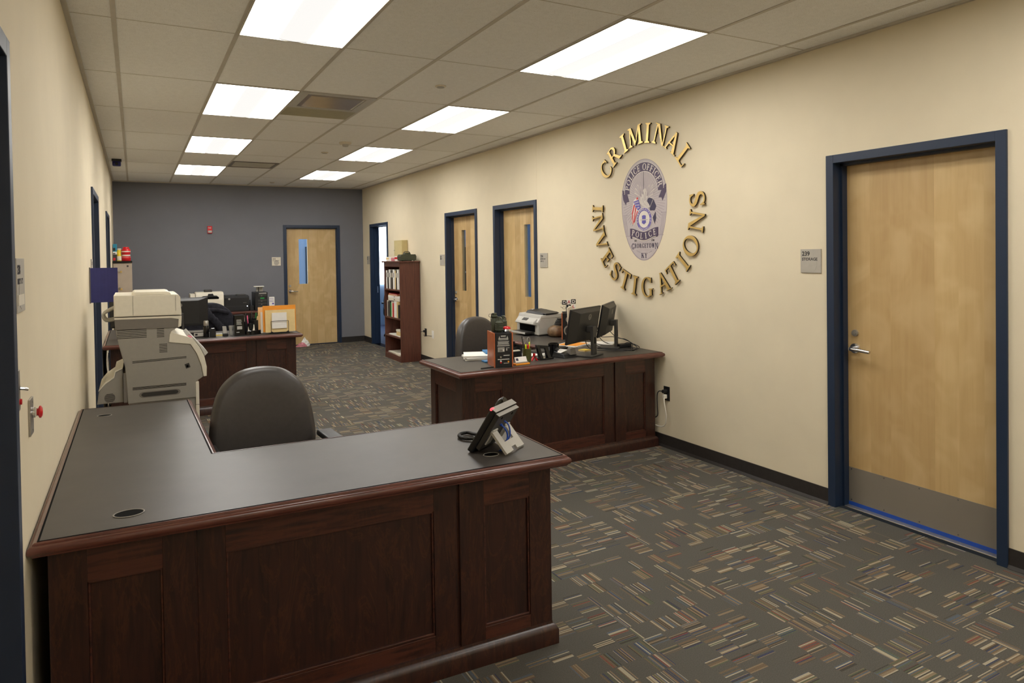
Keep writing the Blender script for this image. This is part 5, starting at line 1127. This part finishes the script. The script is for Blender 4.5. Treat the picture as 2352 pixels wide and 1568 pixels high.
for i, (c_, x, z, pm, im) in enumerate((('D', -.052, .074, 'black', 'white'), ('A', -.008, .078, 'white', 'red'), ('D', .036, .082, 'black', 'white'), ('A', -.008, .03, 'black', 'white'), ('L', .036, .034, 'white', 'red'))):
    b = MB(); b.box((x - .0215, -.006, z), (x + .0215, .006, z + .043), .001); q = b.build('tile', M[pm], t); text(c_, .042, M[im], 'tile_letter', q, at(x, z + .007, -.0065), .0003, 'CENTER')
t = thing('eyeglasses', 'thin black eyeglasses propped left of the letter tiles', 'glasses', (3.60, 5.53, SP2), math.radians(-28)); b = MB()
for dz in (.088, .048):
    for s in (-1, 1): b.tube([(s * .021 + .016 * math.cos(a), -.01, dz + .011 * math.sin(a)) for a in [2 * PI * k / 16 for k in range(16)]], .0016, 6, True)
    b.tube([(-.037, -.01, dz + .003), (-.05, .03, dz + .008), (-.045, .07, dz)], .0016, 6); b.tube([(.037, -.01, dz + .003), (.05, .03, dz + .008)], .0016, 6)
b.build('frame', M['black'], t); b = MB(); b.tube([(0, -.005, 0), (0, -.005, .11)], .003, 8); b.cyl((0, -.005, 0), (0, -.005, .004), .025, n=18); b.build('display_post', M['black'], t)
t = thing('table_fountain', 'brown rounded pouch topped with stacked dark discs beside the grey printer', 'ornament', (3.635, 5.765, H)); b = MB(); b.lathe([(0, 0), (.06, 0), (.085, .02), (.092, .05), (.08, .085), (.055, .105), (.03, .112), (0, .113)], n=30); b.build('pouch', M['leather'], t, 60)
for k in range(5): b = MB(); b.lathe([(0, 0), (.042 - .004 * k, .0), (.046 - .004 * k, .006), (.044 - .004 * k, .012), (0, .014)], (.02 + .004 * k, -.005, .105 + .0155 * k), 20); b.build('disc', M['dark'], t, 50)
# cables behind the monitors
t = thing('cable_bundle', 'tangle of black monitor cables running to the desk grommet', 'cables', (0, 0, 0)); b = MB()
for pts in ([(3.30, 4.80, .93), (3.36, 4.78, .86), (3.44, 4.72, .80), (3.54, 4.62, .795), (3.60, 4.55, .79)], [(3.60, 4.90, .96), (3.66, 4.84, .87), (3.72, 4.78, .85), (3.73, 4.70, .815), (3.64, 4.60, .80), (3.60, 4.555, .79)],
            [(3.55, 4.98, .93), (3.62, 5.0, .86), (3.70, 4.92, .86), (3.735, 4.78, .84), (3.74, 4.66, .80), (3.66, 4.56, .80), (3.605, 4.545, .79)], [(3.24, 4.72, .95), (3.26, 4.70, .84), (3.33, 4.70, .80), (3.42, 4.66, .793), (3.52, 4.57, .793), (3.595, 4.55, .79)],
            [(3.58, 5.0, .95), (3.60, 4.99, .85), (3.66, 4.95, .80), (3.72, 4.82, .793), (3.71, 4.68, .793), (3.62, 4.56, .79)], [(3.50, 5.02, .9), (3.52, 5.0, .82), (3.60, 4.9, .795), (3.68, 4.8, .80), (3.7, 4.72, .83), (3.74, 4.62, .80), (3.61, 4.55, .79)]):
    b.tube(catmull(pts, 7), .0032, 7)
b.build('cable', M['black'], t, 60)
b = MB(); b.box((3.63, 4.74, H), (3.755, 4.80, H + .032), .006); b.build('power_brick', M['black'], t)
# ================================================================ printers
t = thing('inkjet_printer', 'light grey all in one printer on the desk return by the cream wall', 'printer', (3.79, 6.10, H), RR)      # local front = -y
b = MB(); b.prism([(-.29, .012), (-.29, .10), (-.30, .135), (-.27, .175), (0, .175), (0, .012)], 'yz', -.225, .225, .006); b.build('body', M['ltgrey'], t)
b = MB(); b.hexa([(-.225, -.272, .172), (.225, -.272, .172), (.225, 0, .178), (-.225, 0, .178)], [(-.222, -.262, .205), (.222, -.262, .20), (.222, -.01, .215), (-.222, -.01, .22)], .005); b.build('scanner_lid', M['ltgrey'], t)
b = MB(); b.hexa([(-.17, -.22, .203), (.20, -.22, .203), (.20, -.02, .212), (-.17, -.02, .212)], [(-.15, -.20, .235), (.16, -.21, .222), (.17, -.04, .23), (-.14, -.04, .245)], .006); b.build('document_feeder', M['black'], t)
b = MB(); b.hexa([(.0, -.21, .23), (.235, -.215, .214), (.235, -.06, .218), (.0, -.06, .238)], [(.0, -.205, .238), (.24, -.21, .222), (.24, -.07, .226), (.0, -.07, .246)], .003); b.build('paper_flap', M['dark'], t)
b = MB(); b.hexa([(-.19, -.335, .115), (.18, -.335, .115), (.18, -.285, .10), (-.19, -.285, .10)], [(-.18, -.325, .138), (.17, -.325, .138), (.18, -.28, .172), (-.19, -.28, .172)], .004); cp = b.build('control_panel', M['ltgrey'], t)
b = MB(); b.M = Matrix.Translation((-.02, -.3045, .1562)) @ Matrix.Rotation(-.92, 4, 'X'); b.box((-.05, -.0015, -.018), (.05, .0, .018)); b.build('touch_screen', M['dark'], cp)
b = MB(); b.box((-.16, -.2915, .035), (.15, -.288, .10)); b.build('output_slot', M['hole'], t)
b = MB(); b.box((-.15, -.40, .03), (.14, -.20, .036), .002); b.box((-.15, -.40, .018), (.14, -.29, .024), .002); b.build('output_tray', M['dark'], t)
b = MB(); b.box((-.15, -.405, .018), (.14, -.398, .037), .002); b.build('tray_lip', M['ltgrey'], t)
b = MB(); b.box((-.21, -.28, 0), (.21, -.02, .012)); b.build('foot', M['dark'], t)
CZ_ = CH
t = thing('laser_printer', 'cream laser printer on the credenza against the slate wall', 'printer', (1.068, 12.32, CZ_)); b = MB(); b.prism([(0, 0), (0, .2), (.02, .30), (.07, .335), (.36, .335), (.38, .3), (.38, 0)], 'yz', -.205, .215, .008); b.build('body', M['cream'], t)
b = MB(); b.box((-.205, -.004, .222), (.14, .02, .255), .004); b.build('output_slot', M['hole'], t); b = MB(); b.prism([(-.14, .255), (.13, .255), (.11, .275), (.06, .28), (.05, .31), (-.02, .31), (-.03, .28), (-.10, .275)], 'xz', -.012, .05, .003); b.build('output_tray', M['black'], t)
b = MB(); b.box((-.19, -.01, .08), (.19, .004, .215), .004); b.build('front_door', M['cream'], t); b = MB(); b.box((-.2, -.0105, .072), (.18, -.002, .078)); b.build('seam', M['hole'], t); b = MB(); b.box((-.07, .1, .33), (.05, .25, .372), .012, 3); b.build('top_guide', M['dark'], t)
b = MB(); b.box((-.29, .02, .0), (-.215, .3, .315), .008); b.build('side_unit', M['cream'], t)
t = thing('laser_printer', 'black printer with round white logo on the credenza', 'printer', (1.49, 12.32, CZ_)); b = MB(); b.prism([(0, 0.01), (0, .225), (.03, .262), (.3, .265), (.33, .24), (.33, .01)], 'yz', -.195, .19, .012); b.build('body', M['black'], t)
b = MB(); b.box((-.18, -.004, .02), (.175, .002, .09), .003); b.build('paper_drawer', M['black'], t); b = MB(); b.cyl((-.125, .004, .21), (-.125, -.006, .21), .015, n=24); lg = b.build('logo_disc', M['ltgrey'], t); text('hp', .02, M['black'], 'logo_lettering', lg, at(-.125, .204, -.0065), .0003, 'CENTER')
b = MB(); b.cyl((.155, .0, .082), (.155, -.007, .082), .007, n=14); b.build('power_light', M['led'], t); b = MB(); b.box((.09, -.0008, .138), (.145, .001, .142)); b.build('model_lettering', M['greyp'], t); b = MB(); b.box((.0, .05, .262), (.14, .24, .275), .005); b.build('top_cover', M['dark'], t); b = MB(); b.box((-.18, .02, 0), (.18, .3, .012)); b.build('foot', M['dark'], t)
t = thing('router', 'small black router with antenna beside the black printer', 'router', (1.725, 12.36, CZ_)); b = MB(); b.box((-.035, 0, 0), (.035, .14, .085), .006); b.build('body', M['black'], t); b = MB(); b.tube([(-.02, .07, .08), (-.02, .07, .18)], .007, 8); b.build('antenna', M['black'], t)
t = thing('disc_duplicator', 'black disc duplicator tower with small green display on the credenza', 'duplicator', (1.872, 12.30, CZ_)); b = MB(); b.box((-.105, 0, 0), (.10, .38, .305), .008); b.build('case', M['black'], t)
for z in (.045, .095, .145, .235): b = MB(); b.box((-.06, -.006, z), (.085, .002, z + .038), .002); dv = b.build('disc_drive', M['dark'], t); b = MB(); b.box((-.01, -.0068, z + .006), (.012, -.006, z + .012)); b.build('eject_button', M['greyp'], dv)
b = MB(); b.box((-.02, -.005, .195), (.045, .001, .215)); b.build('display', M['green'], t); b = MB(); b.box((-.04, -.004, .278), (.08, .001, .297)); b.build('top_label', M['greyp'], t)
t = thing('desk_lamp', 'small white topped stand on the disc duplicator', 'stand', (1.855, 12.42, CZ_ + .305)); b = MB(); b.box((-.05, -.04, 0), (.05, .04, .008), .002); b.cyl((-.01, 0, 0), (-.01, 0, .09), .007, n=12); b.build('post', M['black'], t); b = MB(); b.box((-.085, -.05, .088), (.075, .05, .102), .004); b.build('shade', M['white'], t)
b = MB(); b.box((-.05, .0, .01), (.06, .003, .085)); b.build('back_sheet', M['greyp'], t)
t = thing('carton', 'small white printed box right of the disc duplicator', 'box', (2.045, 12.34, CZ_)); b = MB(); b.box((-.045, 0, 0), (.045, .08, .215), .002); b.build('body', M['white'], t); b = MB()
for z in (.19, .16, .135): b.box((-.04, -.0006, z), (.03, .001, z + .006))
b.box((.005, -.0006, .09), (.035, .001, .115)); b.build('printed_label', M['decalblue'], t)
# ================================================================ far desk things
t = thing('docking_station', 'black and silver docking station in front of the half hidden monitor', 'dock', (.53, 7.93, H), -.1); b = MB(); b.box((-.11, -.07, 0), (.12, .08, .055), .006); b.build('body', M['black'], t); b = MB(); b.box((-.11, -.072, .055), (.12, .07, .065), .002); b.build('silver_lid', M['steel'], t); b = MB(); b.box((.0, -.073, .012), (.10, -.069, .05)); lb = b.build('label_plate', M['ltgrey'], t); b = MB(); b.box((.012, -.0736, .022), (.035, -.0728, .04)); b.build('printed_mark', M['black'], lb)
t = thing('spray_can', 'black spray can with silver cap on the far desk', 'can', (.638, 7.84, H)); b = MB(); b.lathe([(0, 0), (.026, 0), (.027, .003), (.027, .115), (.022, .128)]); b.build('can', M['blackgloss'], t, 40); b = MB(); b.lathe([(.024, .118), (.025, .125), (.025, .165), (.02, .172), (0, .172)]); b.build('cap', M['steel'], t, 40)
t = thing('stapler', 'upright black stapler with shiny top next to the spray can', 'stapler', (.70, 7.82, H)); b = MB(); b.prism([(-.03, 0), (.03, 0), (.028, .07), (.015, .088), (-.015, .088), (-.028, .07)], 'xz', -.02, .05, .006); b.build('body', M['black'], t); b = MB(); b.box((-.016, -.015, .086), (.016, .04, .094), .003); b.build('top_bar', M['chrome'], t)
t = thing('notepad', 'small pale notepad with yellow edge on the far desk', 'notepad', (.76, 7.83, H)); b = MB(); b.box((-.032, -.03, 0), (.032, .04, .03), .001); b.build('pad', M['ltgrey'], t); b = MB(); b.box((-.032, -.031, .012), (.032, -.029, .02)); b.build('edge', M['yellow'], t)
t = thing('phone_charger', 'black and silver handset cradle on the far desk', 'charger', (.822, 7.84, H)); b = MB(); b.box((-.028, -.03, 0), (.028, .04, .03), .006); b.build('cradle', M['black'], t); b = MB(); b.hexa([(-.02, -.012, .02), (.02, -.012, .02), (.02, .01, .02), (-.02, .01, .02)], [(-.024, .02, .10), (.014, .02, .10), (.014, .04, .10), (-.024, .04, .10)], .004); b.build('handset', M['greyp'], t)
t = thing('clear_jar', 'pale ribbed glass jar left of the small dark speaker', 'jar', (.885, 7.90, H)); b = MB(); b.lathe([(0, 0), (.018, 0), (.019, .01), (.016, .05), (.021, .085), (.022, .10), (.019, .10), (.014, .05), (0, .006)]); b.build('glass', M['ltgrey'], t, 40); b = MB(); b.lathe([(0, .008), (.012, .01), (.014, .06), (0, .06)]); b.build('clips', M['ltgrey'], t)
t = thing('computer_speaker', 'small dark desktop speaker with white lettering on the far desk', 'speaker', (.955, 7.79, H), 0.02); b = MB(); b.hexa([(-.05, -.01, 0), (.058, -.01, 0), (.055, .09, 0), (-.05, .09, 0)], [(-.046, -.006, .215), (.052, -.006, .215), (.05, .085, .215), (-.046, .085, .215)], .004); b.build('body', M['blackgloss'], t)
b = MB()
for k in range(6): b.box((-.028 + .002 * (k % 2), -.0105, .115 + .010 * k), (.026 - .003 * (k % 3), -.007, .1195 + .010 * k))
b.box((-.022, -.0112, .066), (.028, -.0085, .10)); b.box((-.03, -.0116, .032), (0, -.009, .04)); b.build('rear_lettering', M['ltgrey'], t)
t = thing('pen_caddy', 'round rotating black pen caddy on the far desk', 'organizer', (1.085, 7.90, H)); b = MB(); b.lathe([(0, 0), (.115, 0), (.12, .004), (.118, .04), (.112, .045), (.108, .03), (.03, .028), (0, .028)], n=36); b.build('turntable', M['blackgloss'], t, 40)
for k, (a, h2) in enumerate(((-2.6, .14), (-1.7, .12), (-.8, .15), (.2, .165), (1.3, .165), (2.3, .16))):
    x, y = .062 * math.cos(a), .062 * math.sin(a); b = MB(); b.lathe([(0, .028), (.029, .028), (.030, .03), (.030, h2), (.027, h2), (.027, .034), (0, .034)], (x, y, 0), 18); b.build('pen_holder', M['black'], t, 40)
b = MB(); b.hexa([(-.04, -.09, .035), (.03, -.09, .035), (.03, -.08, .035), (-.04, -.08, .035)], [(-.034, -.07, .10), (.026, -.07, .105), (.026, -.06, .105), (-.034, -.06, .10)]); b.build('note_pad', M['offwhite'], t)
PC = 'pens in the round caddy'
for l_, (x, y), (dx, dy), h2, m_, cap in (('pink highlighter in the round caddy', (-.03, -.055), (-.01, 0), .20, 'pink', 'pink'), ('green pen in the round caddy', (.05, .02), (.012, .01), .225, 'green', None), ('tall white and green pen at the right of the round caddy', (.06, -.02), (.022, 0), .26, 'white', 'green'), ('dark pen at the back of the round caddy', (.015, .06), (.01, .02), .235, 'dark', None), ('white pen at the left of the round caddy', (-.065, -.03), (-.03, 0), .185, 'white', None), ('grey pen leaning left in the round caddy', (-.06, -.03), (-.012, 0), .2, 'ltgrey', None), ('short yellow pencil at the right of the round caddy', (.045, -.055), (.02, 0), .19, 'tan', None), ('black pen in the middle of the round caddy', (-.04, .05), (0, .01), .22, 'black', None)):
    pen(l_, (1.085 + x, 7.90 + y, H + .036), (1.085 + x + dx, 7.90 + y + dy, H + h2), m_, .0055, cap, 'pen', PC)
# folder sorter
FX, FY = 1.36, 7.82
t = thing('paper_sorter', 'black wire desk sorter holding folders on the far desk', 'paper sorter', (FX, FY, H)); b = MB()
for y in (-.085, -.03, .025, .08):
    b.tube(catmull([(-.09, y, .008), (-.09, y, .05), (-.09, y, .12), (-.082, y, .135), (0, y, .137), (.082, y, .135), (.09, y, .12), (.09, y, .05), (.09, y, .008)], 3), .0028, 6)
b.tube([(-.09, -.085, .008), (-.09, .08, .008)], .0028, 6); b.tube([(.09, -.085, .008), (.09, .08, .008)], .0028, 6); b.build('wire_frame', M['black'], t, 60)
b = MB(); b.prism([(-.1, .002), (.1, .002), (.09, .03), (.06, .012), (-.06, .012), (-.09, .03)], 'xz', -.088, -.082); b.box((-.1, -.088, 0), (.1, .085, .006)); b.build('base', M['black'], t)
def sheet(label, y, x0, x1, z0, z1, m, name='folder', th=.006, lean=.06, cat='folder'):
    o = thing(name, label, cat, (FX, FY + y, H)); b = MB(); b.M = Matrix.Rotation(-lean, 4, 'X'); b.box((x0, 0, z0), (x1, th, z1), .0008); b.build('sheets' if cat == 'papers' else 'cover', M[m], o); return o
sheet('white letter frontmost in the wire sorter', -.076, -.08, .075, .055, .225, 'white', 'letter', .003, .02, 'papers')
sheet('manila folder behind the front letter in the wire sorter', -.066, -.145, .165, .015, .255, 'tan', th=.012)
sheet('orange envelope rising behind the manila folder in the sorter', -.046, -.165, .178, .02, .30, 'orange', th=.008)
sheet('white paper bundle behind the orange envelope at the left of the sorter', -.02, -.185, .15, .008, .235, 'white', 'paper_bundle', .012, .04, 'papers')
sheet('peach folder rearmost in the wire sorter', .012, -.205, .15, .008, .285, 'peach', th=.008)
# crumpled bag by the end door
t = thing('plastic_bag', 'crumpled white and pink plastic bag on the carpet by the far door', 'bag', (2.66, 12.72, 0)); random.seed(3)
def crumple(w, d, h, n=16, m=7):
    R = []
    for j in range(m + 1):
        f = j / m; s_ = math.sin(PI * (.5 + .5 * f) ** 1.0) if j else .96; s_ = math.cos(f * PI / 2) ** .8 if j < m else .03
        R.append([((w * s_ * math.cos(2 * PI * k / n)) * random.uniform(.8, 1.15), d * s_ * math.sin(2 * PI * k / n) * random.uniform(.8, 1.15), max(0, h * f * random.uniform(.8, 1.2))) for k in range(n)])
    return R
b = MB(); b.rings(crumple(.09, .06, .14)); b.build('body', M['white'], t); b = MB(); b.M = Matrix.Translation((-.06, -.045, 0)); b.rings(crumple(.10, .045, .075)); b.build('pink_fold', M['pinkbag'], t)
# office chair in the bright corner office
dup(c1, (4.62, 13.2, 0), math.radians(150), 'dark office chair in the bright office behind the open frame', 'black vinyl office chairs')
# a small pile of cables below the far desk
t = thing('power_cord', 'white and black cords hanging at the left end of the far desk', 'cord'); b = MB()
b.tube(catmull([(-.245, 7.62, .74), (-.25, 7.61, .6), (-.235, 7.61, .45), (-.245, 7.61, .3), (-.24, 7.62, .1), (-.22, 7.65, .01)], 6), .006); b.build('white_cable', M['whitecab'], t, 60)
b = MB(); b.tube(catmull([(-.235, 7.62, .72), (-.255, 7.61, .5), (-.225, 7.61, .35), (-.25, 7.61, .15), (-.23, 7.66, .01)], 6), .005); b.build('black_cable', M['black'], t, 60)
# a thing made of a single piece is that piece itself
for o in [o for o in COL.objects if o.type == 'EMPTY' and len(o.children) == 1 and not o.children[0].children]:
    c = o.children[0]; c.parent = None; c.location = o.location; c.rotation_euler = o.rotation_euler; nm = o.name
    for k in o.keys(): c[k] = o[k]
    bpy.data.objects.remove(o); c.name = nm
# ================================================================ camera, world, view
cam = bpy.data.cameras.new('camera'); co = bpy.data.objects.new('camera', cam); COL.objects.link(co)
yaw, pitch, roll = .4996, -.016, -.0148
r = Vector((math.cos(yaw), -math.sin(yaw), 0)); fw = Vector((math.sin(yaw), math.cos(yaw), 0)); up = Vector((0, 0, 1))
f2 = fw * math.cos(pitch) + up * math.sin(pitch); u2 = up * math.cos(pitch) - fw * math.sin(pitch)
r3 = r * math.cos(roll) + u2 * math.sin(roll); u3 = u2 * math.cos(roll) - r * math.sin(roll)
co.matrix_world = frame(r3, u3, -f2, (0, 0, CAMH))
cam.sensor_width = 36; cam.lens = 1587.43 / 2352 * 36; cam.shift_y = -175.3 / 2352; cam.clip_start = .02
SC.camera = co
wd = bpy.data.worlds.new('world'); SC.world = wd; wd.use_nodes = True; wd.node_tree.nodes['Background'].inputs[0].default_value = (.05, .055, .06, 1); wd.node_tree.nodes['Background'].inputs[1].default_value = .3
SC.view_settings.view_transform = 'Standard'; SC.view_settings.look = 'None'; SC.view_settings.gamma = 1; SC.view_settings.exposure = 0.17
